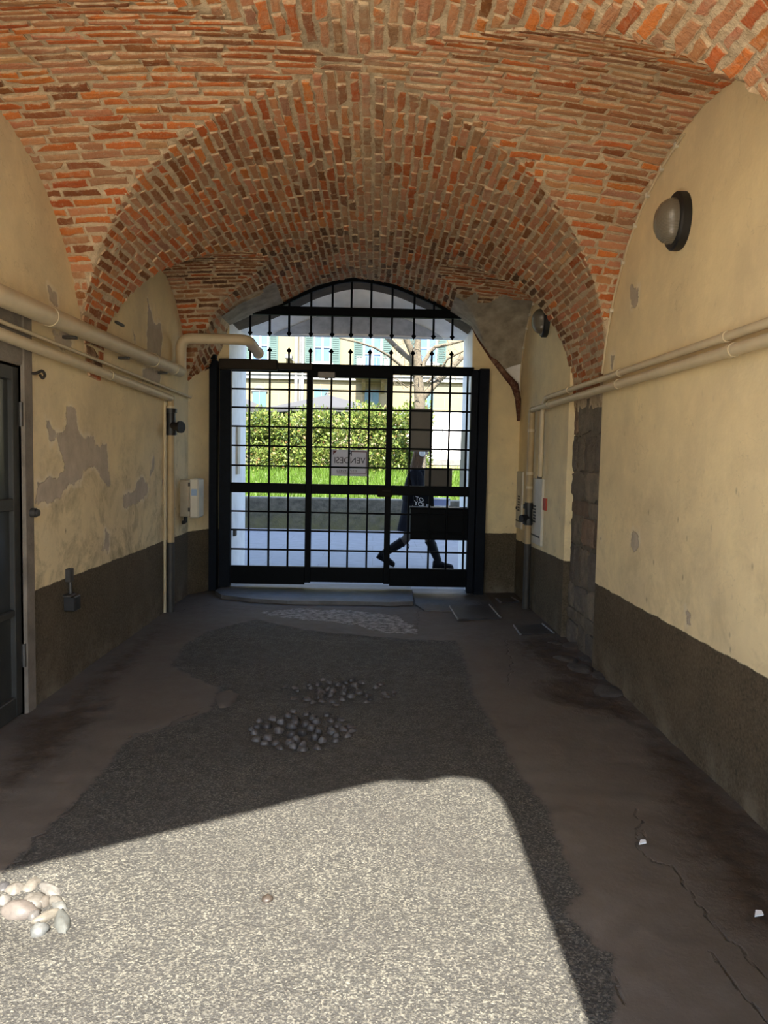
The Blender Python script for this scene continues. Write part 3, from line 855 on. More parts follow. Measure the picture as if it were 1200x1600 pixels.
for x in SPX:
    o = vbar(x, Z_TOP+.04, 2.785); m = MB(); spear(m, x, 2.795, True); m.build('spear_tip', M_GATE, gate)
for z in HZ:
    for a, b in ((BX[0], dl0), (dr1, 1.12)):
        m = MB(); bar(m, a, b, z-.010, z+.010, d=.009); m.build('crossbar', M_GATE, gate)
# wicket door in the middle of the gate
m = MB()
for a, b in ((dl0, dl1), (dr0, dr1)): m.box(a, b, YG-.032, YG+.032, Z_BOT-.10, Z_TOP-.04, .004)
m.box(dl0, dr1, YG-.04, YG+.04, Z_TOP-.10, Z_TOP+.03, .004); m.box(dl1, dr0, YG-.032, YG+.032, Z_MID-.0575, Z_MID+.0575, .004); m.box(dl1, dr0, YG-.032, YG+.032, Z_BOT-.09, Z_BOT+.085, .004)
wick = m.build('door_leaf', M_GATE, gate)
for i in (5, 6, 7):
    m = MB(); bar(m, BX[i]-.011, BX[i]+.011, Z_BOT, Z_TOP-.05); m.build('bar', M_GATE, wick)
for z in HZ:
    m = MB(); bar(m, dl1, dr0, z-.010, z+.010, d=.009); m.build('crossbar', M_GATE, wick)
m = MB(); c = gz(601, 769); m.box(c.x-.085, c.x+.085, YG-.06, YG-.03, c.z-.055, c.z+.055, .006); lk = m.build('lock_plate', plain('lock_brown', (.014,.011,.008), .7, var=.2, spec=.08), wick)
lk['label'] = 'brown lock plate'
m = MB(); m.tube([(c.x+.06, YG-.06, c.z+.02), (c.x+.06, YG-.10, c.z+.02), (c.x-.03, YG-.10, c.z+.02)], .009, 8, bend=.02); m.build('handle', M_OPENER, wick)
c = gz(511, 587); m = MB(); m.box(c.x-.10, c.x+.10, YG-.10, YG-.04, c.z-.035, c.z+.035, .008); m.box(c.x-.02, c.x+.02, YG-.09, YG-.06, c.z-.05, c.z-.03, .004)
dc = m.build('door_closer', M_GREYMETAL, wick); dc['label'] = 'grey door closer box'
# opener arm on the left leaf
op = thing('gate_opener', (-1.72, YG-.1, 2.62), 'brown swing arm gate opener along the top rail at the left post', 'gate opener')
m = MB(); a, b = gz(346, 570), gz(436, 572); m.box(a.x, b.x, YG-.16, YG-.05, a.z-.065, a.z+.055, .012); m.build('motor_housing', M_OPENER, op)
m = MB(); a, b = gz(436, 575), gz(490, 578); m.box(a.x, b.x, YG-.13, YG-.07, a.z-.03, a.z+.045, .008); m.build('arm', M_OPENER, op)
m = MB(); a = gz(322, 560); m.box(a.x-.04, a.x+.14, YG-.15, YG-.06, a.z-.02, a.z+.03, .004); m.tube([(a.x, YG-.12, a.z), (a.x-.03, YG-.12, a.z-.10), (a.x+.06, YG-.12, a.z-.14), (a.x+.1, YG-.12, a.z-.04)], .008, 6, bend=.05); m.build('bracket', M_GATE, op)
# fixed grille over the gate
gr = thing('transom_grille', (-.30, 8.79, 3.25), 'black arched grille with spear bars pointing down above the gate', 'grille')
YT = 8.79
ty = lambda px, py: on_y(px, py, YT)
b0, b1 = ty(362, 483), ty(740, 490); zb = 3.255
m = MB(); m.box(b0.x, b1.x, YT-.03, YT+.03, zb-.05, zb+.05, .004); m.build('beam', M_GATE, gr)
arcpts = [(x, z-.035) for x, z in ARC]
m = MB()
dense = [q for q in arcpts if q[1] > 3.27]
n = len(dense); vs = []
for x, z in dense: vs += [(x, YT-.02, z-.022), (x, YT+.02, z-.022), (x, YT+.02, z+.022), (x, YT-.02, z+.022)]
m.add(vs, [(i*4+k, i*4+(k+1)%4, i*4+4+(k+1)%4, i*4+4+k) for i in range(n-1) for k in range(4)]); m.build('arch_band', M_GATE, gr)
for p in (391, 421.6, 451.9, 486, 519.3, 548.8, 579.5, 612.5, 647, 677.6, 707):
    x = ty(p, 505).x; zt = float(np.interp(x, [q[0] for q in arcpts], [q[1] for q in arcpts]))
    m = MB(); m.box(x-.012, x+.012, YT-.012, YT+.012, 3.01, max(zt, 3.25), .002); o = m.build('bar', M_GATE, gr)
    m = MB(); spear(m, x, 3.0, False, YT); m.build('spear_tip', M_GATE, gr)

# boards hung on the gate
def board(name, x0, y0, x1, y1, d0, d1, mat, label, cat):
    a, b = gz(x0, y0), gz(x1, y1); m = MB(); m.box(a.x, b.x, YG+d0, YG+d1, b.z, a.z, .004)
    return tag(m.build(name, mat, origin=((a.x+b.x)/2, YG+d0, b.z)), label, cat)
board('sign_board', 640, 638, 675, 706, .016, .05, M_PANEL, 'tall grey board seen from behind, two bar squares high, above the walker', 'sign')
board('sign_board', 664, 731, 706, 766, .016, .05, plain('sign_back_dark', (.05, .046, .04), .6, var=.08), 'small square dark board just above the gate middle rail', 'sign')
mbx = thing('letter_box', (.8, YG+.1, 1.0-.4), 'wide black letter box hanging on the lower right gate bars', 'letter box')
a, b = gz(642, 795), gz(731, 845); m = MB(); m.box(a.x, b.x, YG+.015, YG+.23, b.z, a.z, .006); m.build('body', M_GATE, mbx)
m = MB(); m.box(a.x-.008, b.x+.008, YG+.01, YG+.25, a.z, a.z+.018, .004); m.build('lid', M_GATE, mbx)
m = MB(); m.box(a.x+.05, a.x+.35, YG+.228, YG+.24, a.z-.09, a.z-.055, .002); m.build('slot_flap', M_GREYMETAL, mbx)
# the FOR SALE sheet, printed for the street and showing through
a, b = gz(517.5, 702), gz(574.5, 744.5)
def mat_sheet():
    t = NT('sale_sheet'); t.fin((.62, .60, .60), .6)
    tr = t.n('ShaderNodeBsdfTranslucent'); tr.inputs[0].default_value = (.7, .66, .66, 1)
    mx = t.n('ShaderNodeMixShader'); mx.inputs[0].default_value = .5; out = t.t.nodes['Material Output']
    t.l(t.b.outputs[0], mx.inputs[1]); t.l(tr.outputs[0], mx.inputs[2]); t.l(mx.outputs[0], out.inputs[0]); return t.m
sheet = thing('sale_sign', ((a.x+b.x)/2, YG+.02, b.z), 'white VENDESI for sale sheet tied behind the wicket bars, lettering reversed', 'sign')
m = MB(); m.box(a.x, b.x, YG+.018, YG+.022, b.z, a.z); m.build('sheet', mat_sheet(), sheet)
M_INK = plain('ink_grey', (.045, .04, .045), .7, var=.05, bump=0); M_INKR = plain('ink_maroon', (.12, .03, .028), .7, var=.05, bump=0)
W, Hh = b.x-a.x, a.z-b.z
def put_text(txt, right, base, height, width, mat, name):
    v, f = text_verts(txt, 1.0, .003); A = np.array(v); mn, mx = A.min(0), A.max(0)
    sx, sz = width/(mx[0]-mn[0]), height/(mx[1]-mn[1])
    m = MB(); m.add([(right - (p[0]-mn[0])*sx, YG+.020+p[2], base + (p[1]-mn[1])*sz) for p in v], [q for q in f]); return m.build(name, mat, sheet)
put_text('VENDESI', b.x-.07*W, a.z-.52*Hh, .23*Hh, .84*W, M_INK, 'lettering')
put_text('R', a.x+.56*W, a.z-.235*Hh, .19*Hh, .10*W, M_INK, 'lettering')
put_text('0371', b.x-.30*W, a.z-.845*Hh, .085*Hh, .22*W, M_INK, 'lettering'); put_text('35452', b.x-.57*W, a.z-.845*Hh, .085*Hh, .28*W, M_INK, 'lettering')
m = MB()
def strip(u0, u1, v0, v1): m.box(a.x+u0*W, a.x+u1*W, YG+.016, YG+.024, a.z-v1*Hh, a.z-v0*Hh)
strip(.56, .96, .055, .085); strip(.945, .965, .055, .90); strip(.16, .965, .88, .905)
m.build('printed_border', M_INKR, sheet); m = MB()
m.prism([(a.x+.05*W, a.z-.04*Hh), (a.x+.17*W, a.z-.04*Hh), (a.x+.05*W, a.z-.20*Hh)], lambda u, v, s: (u, YG+.016+.008*s, v))
m.build('printed_corner', M_INKR, sheet)

# ================================================================== PIPES AND FITTINGS, LEFT
def clip_ring(m, p, ax, r, w=.02):
    ax = Vector(ax).normalized(); m.tube([Vector(p)-ax*w/2, Vector(p)+ax*w/2], r, 14)
def ring_part(p, ax, r, w, parent, name='coupling', mat=None):
    m = MB(); clip_ring(m, p, ax, r, w); return m.build(name, mat or M_PIPE, parent, smooth=.7)
xp = XL+.085
bigp = thing('pipe', (xp, 6.0, 2.4), 'thick cream pipe running high along the left wall and out over the gate', 'pipe')
p0 = on_x(-60, 436, xp); p1 = on_x(278, 579, xp); dirp = (p1-p0).normalized()
pstart = p0 - dirp*1.2
zt = on_y(300, 526, p1.y).z
cor = Vector((xp+.0, p1.y+.12, p1.z)); up = Vector((xp, p1.y+.12, zt)); ri = Vector((on_y(388, 524, p1.y+.12).x, p1.y+.12, zt)); out = Vector((ri.x+.02, ri.y+.55, zt-.06))
m = MB(); m.tube([pstart, p1+dirp*.02], .058, 20); m.build('pipe_run', M_PIPE, bigp, smooth=.7)
m = MB(); m.tube([p1, cor, up, ri, out], .054, 18, bend=.11, bn=7); m.build('elbow_run', M_PIPE, bigp, smooth=.7)
m = MB()
for t in (.0, .72, .94): 
    q = p0 + (p1-p0)*(.25+.75*t); ring_part(q, dirp, .063, .05, bigp)
ring_part(out - (out-ri).normalized()*.03, out-ri, .06, .05, bigp)
for t in (.35, .62, .9):
    m = MB(); q = p0 + (p1-p0)*t; m.box(XL-.02, xp, q.y-.02, q.y+.02, q.z-.075, q.z-.055); m.build('bracket', M_IRON, bigp)
xq = XL+.055
lowp = thing('pipe', (xq, 6.0, 2.1), 'slimmer cream pipe under the thick one, dropping to the floor past a black valve', 'pipe')
q0 = on_x(-60, 499, xq); q1 = on_x(266, 622, xq); dq = (q1-q0).normalized()
m = MB(); m.tube([q0-dq*1.0, q1], .034, 16); m.build('pipe_run', M_PIPE, lowp, smooth=.7)
vq = Vector((xq, q1.y+.02, 0)); 
m = MB(); m.tube([(xq, vq.y, q1.z+.02), (xq, vq.y, .70)], .036, 14); m.build('drop_pipe', M_PIPEB, lowp, smooth=.7)
m = MB(); m.tube([(xq, vq.y, .70), (xq, vq.y, -.01)], .036, 14); o = m.build('painted_foot', M_PIPEDARK, lowp, smooth=.7); o['label'] = 'dark painted foot'
m = MB(); m.tube([(xq-.045, vq.y-.05, q1.z-.03), (xq-.045, vq.y-.05, .0)], .014, 8); m.build('side_conduit', M_PIPE, lowp, smooth=.7)
ring_part(q0 + (q1-q0)*.55, dq, .039, .05, lowp); ring_part((xq, vq.y, q1.z-.09), (0,0,1), .042, .03, lowp)
zv = on_x(270, 660, xq).z
m = MB(); m.tube([(xq, vq.y, zv+.13), (xq, vq.y, zv-.13)], .047, 14); clip_ring(m, (xq, vq.y, zv+.11), (0,0,1), .06, .04); clip_ring(m, (xq, vq.y, zv-.10), (0,0,1), .06, .05)
m.tube([(xq, vq.y, zv-.03), (xq+.10, vq.y-.06, zv-.05)], .04, 12); clip_ring(m, (xq+.11, vq.y-.06, zv-.05), (1,-.5,0), .058, .03)
m.build('valve', M_BLACK, lowp, smooth=.7)
xt = XL+.03
m = MB(); t0, t1 = on_x(-60, 478, xt), on_x(298, 621, xt); m.tube([t0-(t1-t0)*.3, t1], .013, 10)
tag(m.build('conduit', M_PIPE, smooth=.7, origin=(xt, 6, 2.1)), 'thin cream conduit between the two left wall pipes', 'conduit')
# meter box by the corner
bx = thing('meter_box', (XL+.1, 8.2, .9), 'cream meter box with a small blue display low beside the left drop pipe', 'meter box')
a, b = on_x(281, 755, XL), on_x(281, 806, XL)
zt_, zb_ = 1.31, .91
m = MB(); m.box(XL-.01, XL+.10, 8.02, 8.26, zb_, zt_, .01); m.build('back_box', M_BOXBEIGE, bx)
m = MB(); m.box(XL+.10, XL+.20, 8.01, 8.27, zb_-.01, zt_+.01, .015); m.build('cover', M_BOXWHITE, bx)
m = MB(); m.box(XL+.125, XL+.185, 8.004, 8.02, zt_-.17, zt_-.10); m.build('display', plain('blue_display', (.30, .42, .62), .2, var=.05, bump=0), bx)
for z in (zt_-.07, zb_+.06):
    m = MB(); m.box(XL+.09, XL+.11, 8.0, 8.02, z, z+.04); m.build('hinge', M_IRON, bx)
m = MB(); m.tube([(XL+.04, 8.1, zb_), (XL+.04, 8.1, zb_-.06), (XL+.0, 8.1, zb_-.07)], .02, 8, bend=.03); m.build('cable_gland', M_BLACK, bx, smooth=.7)
# black box on the dado
sb = thing('junction_box', (XL+.04, 5.17, .5), 'small black junction box on the dark dado of the left wall', 'junction box')
c = on_x(117, 941, XL+.05); m = MB(); m.box(XL-.01, XL+.07, c.y-.055, c.y+.055, c.z-.055, c.z+.045, .006); m.build('box', M_BLACK, sb)
m = MB(); m.box(XL-.01, XL+.05, c.y-.075, c.y+.02, c.z+.045, c.z+.06, .003); m.build('cap', M_IRON, sb)
m = MB(); m.tube([(XL+.02, c.y, c.z+.05), (XL+.02, c.y, c.z+.14)], .012, 8); m.build('stub_conduit', M_IRON, sb)
m = MB(); m.box(XL-.01, XL+.03, c.y-.03, c.y+.04, c.z+.14, c.z+.23, .004); m.build('plate', M_IRON, sb)
# steel door in a cement surround
dr = thing('door_1', (XL-.03, 3.94, 0), 'dark steel door with dirty panes in a cement surround, left wall', 'door'); dr['kind'] = 'structure'
m = MB(); m.box(XL-.12, XL+.018, 4.43, 4.555, -.02, 2.40, .012); m.box(XL-.12, XL+.018, 3.3, 3.45, -.02, 2.40, .012); m.box(XL-.12, XL+.016, 3.45, 4.43, 2.06, 2.395, .012)
m.build('door_surround', M_CEMENT, dr)
m = MB(); xd = XL-.03
for (ya, yb, za, zb_) in ((3.45,3.53,0,2.05),(4.35,4.43,0,2.05),(3.53,4.35,1.97,2.05),(3.53,4.35,1.22,1.29),(3.53,4.35,0,.12),(3.53,4.35,.60,.64),(3.91,3.97,.12,1.97)): m.box(xd-.03, xd+.02, ya, yb, za, zb_, .005)
m.build('door_frame', M_DOORSTEEL, dr)
m = MB(); m.box(xd-.02, xd-.008, 3.5, 4.38, .05, 2.0); m.build('pane', M_DIRTY, dr)
for z in (1.78, .35):
    m = MB(); m.tube([(XL-.0, 4.43, z-.07), (XL-.0, 4.43, z+.07)], .014, 8); m.build('hinge', M_IRON, dr)
m = MB(); m.tube([(XL-.02, 4.50, 2.03), (XL+.03, 4.555, 2.03), (XL+.055, 4.60, 2.055), (XL+.055, 4.635, 2.03), (XL+.055, 4.60, 2.005), (XL+.05, 4.575, 2.025)], .009, 8, bend=.015)
tag(m.build('hook', M_IRON, origin=(XL, 4.5, 2.03), smooth=.7), 'small iron ring hook at the top corner of the steel door', 'hook')
c = on_x(44, 801, XL); m = MB(); m.tube([(XL-.01, c.y, c.z), (XL+.05, c.y, c.z)], .028, 10); m.tube([(XL+.05, c.y, c.z), (XL+.065, c.y, c.z)], .02, 10)
tag(m.build('door_stop', M_IRON, origin=(XL, c.y, c.z), smooth=.7), 'round iron stop knob halfway up beside the steel door', 'stop')
m = MB(); c = on_x(185, 506, XL); m.box(XL-.02, XL+.02, c.y-.09, c.y+.09, c.z-.01, c.z+.01); tag(m.build('nail', M_IRON, origin=(XL, c.y, c.z)), 'flat iron spike stuck in the left wall above the thick pipe', 'spike')

# ================================================================== RIGHT WALL
xr = XR-.05
upP = thing('pipe', (xr, 5.5, 2.2), 'upper thin cream pipe on the right wall, ending in a short drop', 'pipe')
a0, a1 = on_x(1260, 484, xr), on_x(852, 622, xr); da = (a1-a0).normalized()
dropz = on_x(846, 745, xr).z
m = MB(); m.tube([a0-da*1.0, a1, a1+Vector((.0,.10,-.10)), (xr, a1.y+.10, dropz)], .023, 14, bend=.08); m.build('pipe_run', M_PIPE, upP, smooth=.7)
for t in (.15, .5, .8): ring_part(a0+(a1-a0)*t, da, .028, .04, upP)
ring_part((xr, a1.y+.10, dropz+.2), (0,0,1), .029, .03, upP)
xr2 = XR-.058
loP = thing('pipe', (xr2, 5.5, 2.1), 'lower cream pipe on the right wall, turning down to the floor past a valve', 'pipe')
c0, c1 = on_x(1260, 513, xr2), on_x(833, 640, xr2); dcv = (c1-c0).normalized()
m = MB(); m.tube([c0-dcv*1.0, c1+dcv*.03], .030, 14); m.build('pipe_run', M_PIPE, loP, smooth=.7)
yd = c1.y+.05
m = MB(); m.tube([c1-dcv*.02, (xr2, yd, c1.z), (xr2, yd, .70)], .034, 14, bend=.06); m.build('drop_pipe', M_PIPEB, loP, smooth=.7)
m = MB(); m.tube([(xr2, yd, .70), (xr2, yd, -.01)], .036, 14); o = m.build('painted_foot', M_PIPEDARK, loP, smooth=.7); o['label'] = 'dark painted foot'
for t in (.12, .45, .86): ring_part(c0+(c1-c0)*t, dcv, .035, .045, loP)
for z in (1.9, 1.45, 1.30): ring_part((xr2, yd, z), (0,0,1), .041, .03, loP)
zv = 1.0
m = MB(); m.tube([(xr2, yd, zv+.14), (xr2, yd, zv-.10)], .045, 12); clip_ring(m, (xr2, yd, zv+.10), (0,0,1), .06, .05); clip_ring(m, (xr2, yd, zv-.06), (0,0,1), .06, .06); m.tube([(xr2, yd, zv-.02), (xr2-.09, yd-.05, zv-.03)], .04, 10); m.build('valve', M_BLACK, loP, smooth=.7)
# meter hatch and its vent, second hatch behind the pipe
def hatch(name, ya, yb, za, zb, label, group=None):
    h = thing(name, (XR-.01, (ya+yb)/2, za), label, 'hatch')
    m = MB(); m.box(XR-.022, XR+.01, ya, yb, za, zb, .004); m.build('panel', M_PALEPAINT, h)
    m = MB(); 
    for k in range(6): m.box(XR-.0235, XR-.02, (ya+yb)/2-.06, (ya+yb)/2+.06, zb-.30-k*.032, zb-.28-k*.032)
    m.build('vent', M_BLACK, h)
    m = MB(); m.tube([(XR-.02, yb-.06, zb-.43), (XR-.035, yb-.06, zb-.43)], .018, 10); m.build('lock', M_IRON, h)
    m = MB(); m.box(XR-.03, XR+.0, ya+.04, yb-.04, za+.08, za+.095); m.build('ledge', M_IRON, h)
    return h
hatch('meter_hatch', 7.50, 8.12, .72, 1.40, 'pale painted meter hatch with black vent slots right of the drop pipe')
hatch('meter_hatch', 8.52, 8.84, .80, 1.46, 'narrow pale hatch in the far right corner behind the drop pipe')
c = on_x(852, 788, XR); m = MB(); m.box(XR-.012, XR+.005, c.y-.06, c.y+.06, c.z-.06, c.z+.06); tag(m.build('warning_sign', M_RUSTRED, origin=(XR, c.y, c.z)), 'small red plate beside the meter hatch on the right wall', 'sign')
c = on_x(843, 762, XR); m = MB(); m.box(XR-.012, XR+.005, c.y-.10, c.y+.08, c.z-.22, c.z+.12); tag(m.build('chase_patch', M_CEMENT, origin=(XR, c.y, c.z)), 'grey cement filled slot under the short pipe drop', 'patch')
# round bulkhead lamps
def bulkhead(px, py, label):
    c = on_x(px, py, XR); l = thing('wall_lamp', (XR, c.y, c.z), label, 'lamp', 'bulkhead lamps on the right wall')
    sq = lambda a: 1.0/max(abs(math.cos(a))**4 + abs(math.sin(a))**4, .001)**.12 * (1.08 if True else 1)
    oval = lambda a: math.hypot(1.0*math.cos(a), .86*math.sin(a))
    m = MB(); m.lathe([(.150,0),(.160,.012),(.160,.055),(.150,.065),(.128,.066)], (XR+.008, c.y, c.z), (-1,0,0), 32, oval); m.build('housing', M_BLACK, l, smooth=.6)
    m = MB(); m.lathe([(.128,.058),(.127,.075),(.118,.105),(.098,.132),(.066,.152),(.03,.161),(.004,.163)], (XR+.008, c.y, c.z), (-1,0,0), 32, oval); m.build('glass_dome', M_LAMPGLASS, l, smooth=.8)
    return l
bulkhead(1066, 346, 'round bulkhead lamp on the near right lunette wall')
bulkhead(855, 502, 'round bulkhead lamp on the far right wall, close to the gate')
# cables clipped along the two right lunettes
def arch_cable(fn, y0, y1, label, drop):
    ys = np.linspace(y0, y1, 26); pts = [(XR-.012, y, float(fn(XR, y))-.035) for y in ys]
    if drop: pts.append((XR-.012, y1+.01, drop))
    t = thing('cable', (XR, y1, pts[-1][2]), label, 'cable')
    m = MB(); m.tube(pts, .008, 7); m.build('lead', M_PIPE, t, smooth=.7)
    for k in range(2, 26, 4):
        m = MB(); m.box(XR-.024, XR, pts[k][1]-.012, pts[k][1]+.012, pts[k][2]-.014, pts[k][2]+.014); m.build('clip', M_BOXWHITE, t)
arch_cable(T1, 4.3, 5.66, 'cream cable clipped along the near right lunette edge', 2.25)
arch_cable(T2, 7.9, 8.86, 'cream cable clipped along the far right lunette edge', 2.2)

# ================================================================== THINGS ON THE FLOOR
def pebble(c, rx, ry, rz, rot, col, mat, label, cat, group, flat=1.0, name='cobblestone'):
    m = MB(); n, k = 14, 8; ph = random.uniform(0, 9); vs = []
    for i in range(k+1):
        th = math.pi*i/k
        for j in range(n):
            a = 2*math.pi*j/n; d = Vector((math.sin(th)*math.cos(a), math.sin(th)*math.sin(a), math.cos(th)))
            s = 1 + .30*mnoise.noise(d*1.5 + Vector((ph, 0, 0))) + .08*mnoise.noise(d*4 + Vector((ph, 3, 0)))
            x, y, z = d.x*rx*s, d.y*ry*s, d.z*rz*s
            vs.append((c[0]+x*math.cos(rot)-y*math.sin(rot), c[1]+x*math.sin(rot)+y*math.cos(rot), c[2]+z))
    fs = [(i*n+j, (i+1)*n+j, (i+1)*n+(j+1)%n, i*n+(j+1)%n) for i in range(k) for j in range(n)]
    m.cur = col; m.add(vs, fs)
    return tag(m.build(name, mat, origin=c, smooth=1.5), label, cat, group)
def mat_pebble():
    t = NT('river_cobble'); c = t.attr('tint', 'Color'); n = t.noise(40, 5, .65)
    c = t.mix(t.ramp(n, .35, .7, 0, .45), c, (.035, .03, .026)); return t.fin(c, .5, t.bump(n, .35, .004), spec=.35)
M_PEB = mat_pebble()
G = 'cobbles exposed in the sunlit hole'
PB = [((5,1387),.030,.036,0,(.18,.17,.18),'dark grey cobble at the upper left of the sunlit hole'),
 ((24,1389),.036,.040,.4,(.50,.42,.31),'round tan cobble near the shadow edge in the sunlit hole'),
 ((50,1382),.030,.052,.1,(.52,.44,.31),'upright cream cobble nearest the shadow edge in the sunlit hole'),
 ((77,1388),.028,.066,-.9,(.50,.45,.37),'long pale cobble slanting at the top right of the sunlit hole'),
 ((5,1406),.028,.030,0,(.50,.44,.36),'small pale cobble at the left frame edge of the sunlit hole'),
 ((30,1419),.070,.042,.15,(.44,.34,.26),'large pinkish brown cobble, biggest in the sunlit hole'),
 ((52,1407),.042,.042,.5,(.46,.39,.29),'rough lumpy cobble in the middle of the sunlit hole'),
 ((67,1406),.026,.030,.2,(.45,.36,.25),'brownish cobble beside the rough lumpy one in the sunlit hole'),
 ((53,1427),.020,.024,0,(.42,.38,.33),'small grey cobble below the large pinkish one'),
 ((74,1428),.020,.050,.75,(.48,.40,.26),'slim yellowish cobble slanting down right in the sunlit hole'),
 ((88,1405),.020,.042,-.8,(.44,.38,.28),'half buried tan cobble above the long green grey one'),
 ((94,1413),.020,.040,-.9,(.42,.42,.36),'half buried greenish cobble on the right of the sunlit hole'),
 ((98,1438),.024,.078,-.45,(.33,.35,.30),'long flat green grey cobble at the right of the sunlit hole'),
 ((62,1450),.030,.030,.6,(.36,.38,.35),'grey green cobble lowest in the sunlit hole')]
for (p, rx, ry, rot, col, lab) in PB:
    c = on_z(p[0], p[1], -.012); pebble((c.x, c.y, -.022), rx, ry, min(rx, ry)*.7+.004, -rot, tuple(.25*(.6*k + .4*sum(col)/3) for k in col), M_PEB, lab, 'stone', G)
def cob_patch(pxs, n, label, group, spread):
    done = []; c0 = on_z(*pxs)
    tries = 0
    while len(done) < n and tries < 4000:
        tries += 1
        x, y = c0.x + random.uniform(-1,1)*spread[0], c0.y + random.uniform(-1,1)*spread[1]
        if ((x-c0.x)/spread[0])**2 + ((y-c0.y)/spread[1])**2 > 1: continue
        if any(math.hypot(x-a, (y-b)*1.2) < .060 for a, b in done): continue
        done.append((x, y)); s = random.uniform(.024, .036); k = random.uniform(.6, 1.5)
        z = -.027
        for hx, hy, r, dp in holes: pass
        pebble((x, y, z), s, s*random.uniform(.55, .85), .026, random.uniform(-.6, .6), (.06*k, .055*k, .052*k), M_PEB, label, 'stone', group)
cob_patch((472,1135), 46, 'dark cobble in the nearer of the two shaded floor holes', 'cobbles in the nearer shaded hole', (.30, .33))
cob_patch((530,1078), 44, 'dark cobble in the farther of the two shaded floor holes', 'cobbles in the farther shaded hole', (.40, .30))
# inspection covers
def cover(quad, label, z=.006):
    m = MB(); P = [on_z(*q) for q in quad]
    m.prism([(p.x, p.y) for p in P], lambda u, v, s: (u, v, -.03+(.03+z)*s)); c = sum(P, Vector())/4
    o = tag(m.build('manhole_cover', plain('cover_iron', (.045, .045, .048), .5, metal=.3, var=.3, scale=9, bump=.4, bscale=40), origin=(c.x, c.y, 0)), label, 'manhole cover', 'inspection covers by the gate')
    WL[o.name] = Vector((c.x, c.y, 0))
    for p, q in ((P[0], P[3]), (P[1], P[2])):
        m = MB(); m.tube([(p.x, p.y, z), (q.x, q.y, z)], .011, 6); m.build('rim', M_GREYMETAL, o)
    return o
cover([(703,950),(765,948),(782,968),(715,970)], 'rectangular iron cover in the floor in front of the right gate post', .02)
cover([(803,979),(848,977),(865,991),(813,993)], 'pale rimmed iron cover at the foot of the right wall', .012)
cover([(775,937),(800,936),(810,942),(782,943)], 'smallest iron cover, close beside the right drop pipe', .016)
# broken stones along the right wall
RB = [((905,1010),.10,'grey broken stone closest to the stone pier foot'), ((930,1030),.09,'broken stone second along the right wall from the pier'), ((915,1045),.10,'flat broken slab beside the brown dirt hole'),
      ((945,1055),.08,'broken stone lying against the right dado'), ((890,1030),.09,'broken stone just left of the pier foot'), ((960,1080),.10,'pale broken stone nearest the camera along the right wall'), ((875,1005),.06,'small rubble lump under the pale rimmed cover')]
M_RUB = plain('rubble', (.05, .042, .035), .9, var=.35, scale=12, bump=.6, bscale=30, dist=.01)
for p, s, lab in RB:
    c = on_z(*p); pebble((c.x-.03, c.y, -.012), s, s*1.3, s*.42, random.uniform(0, 3), (.2,.2,.2), M_RUB, lab, 'stone', 'broken stones by the pier', name='rubble_stone')
for p, lab in (((1184,1430), 'white paper scrap on the dark floor near the right wall'), ((1003,1318), 'tiny white paper scrap by the crack right of the sun patch')):
    c = on_z(*p); m = MB(); r = .016
    m.prism([(c.x-r, c.y-.01), (c.x+r*.8, c.y-.014), (c.x+r, c.y+.006), (c.x, c.y+.016)], lambda u, v, s: (u, v, .004+.006*s+(u-c.x)*.3)); tag(m.build('paper_scrap', M_PAPER, origin=(c.x, c.y, 0)), lab, 'litter')
c = on_z(418, 1402); pebble((c.x, c.y, -.006), .020, .022, .012, 0, (.03,.022,.016), M_PEB, 'small brown stain-like pebble alone in the sun patch', 'stone', None, name='pebble')
# patch of pale mortar left in the floor
c = on_z(352, 1090); pebble((c.x, c.y, -.022), .085, .20, .032, .1, (.19,.165,.135), plain('floor_patch', (.072,.062,.052), .85, var=.2), 'pale mortar lump on the left border of the dark asphalt', 'stone', None, name='mortar_lump')

# ================================================================== STREET AND GARDEN
m = MB(); m.box(-14, 14, 16.62, 16.98, -.1, .70, .03); struct(m.build('garden_wall', mat_mosswall()))
m = MB(); m.add([(-14,16.9,.62),(14,16.9,.62),(14,19.5,1.22),(-14,19.5,1.22),(14,29.8,1.25),(-14,29.8,1.25)], [(0,1,2,3),(3,2,4,5)])
struct(m.build('lawn', plain('lawn_soil', (.07, .09, .025), .95, var=.3, scale=5)))
M_GRASS = mat_leaf('grass_blades'); M_LEAF = mat_leaf('shrub_leaves')
m = MB()
for _ in range(15000):
    y = 16.95 + 2.9*random.random(); x = random.uniform(-.235*y-.3, .15*y+.3); z = .62 + (y-16.9)*.23
    h = random.uniform(.10, .21); a = random.uniform(0, 6.28); w = .012; dx, dy = w*math.cos(a), w*math.sin(a); lx, ly = random.gauss(0,.05), random.gauss(0,.05)
    g = random.uniform(.75, 1.25); m.cur = (.085*g, .155*g, .017*g)
    m.add([(x-dx,y-dy,z-.02),(x+dx,y+dy,z-.02),(x+lx,y+ly,z+h)], [(0,1,2)])
tag(m.build('grass', M_GRASS), 'bright sunlit grass on the bank above the mossy garden wall', 'grass', kind='stuff')
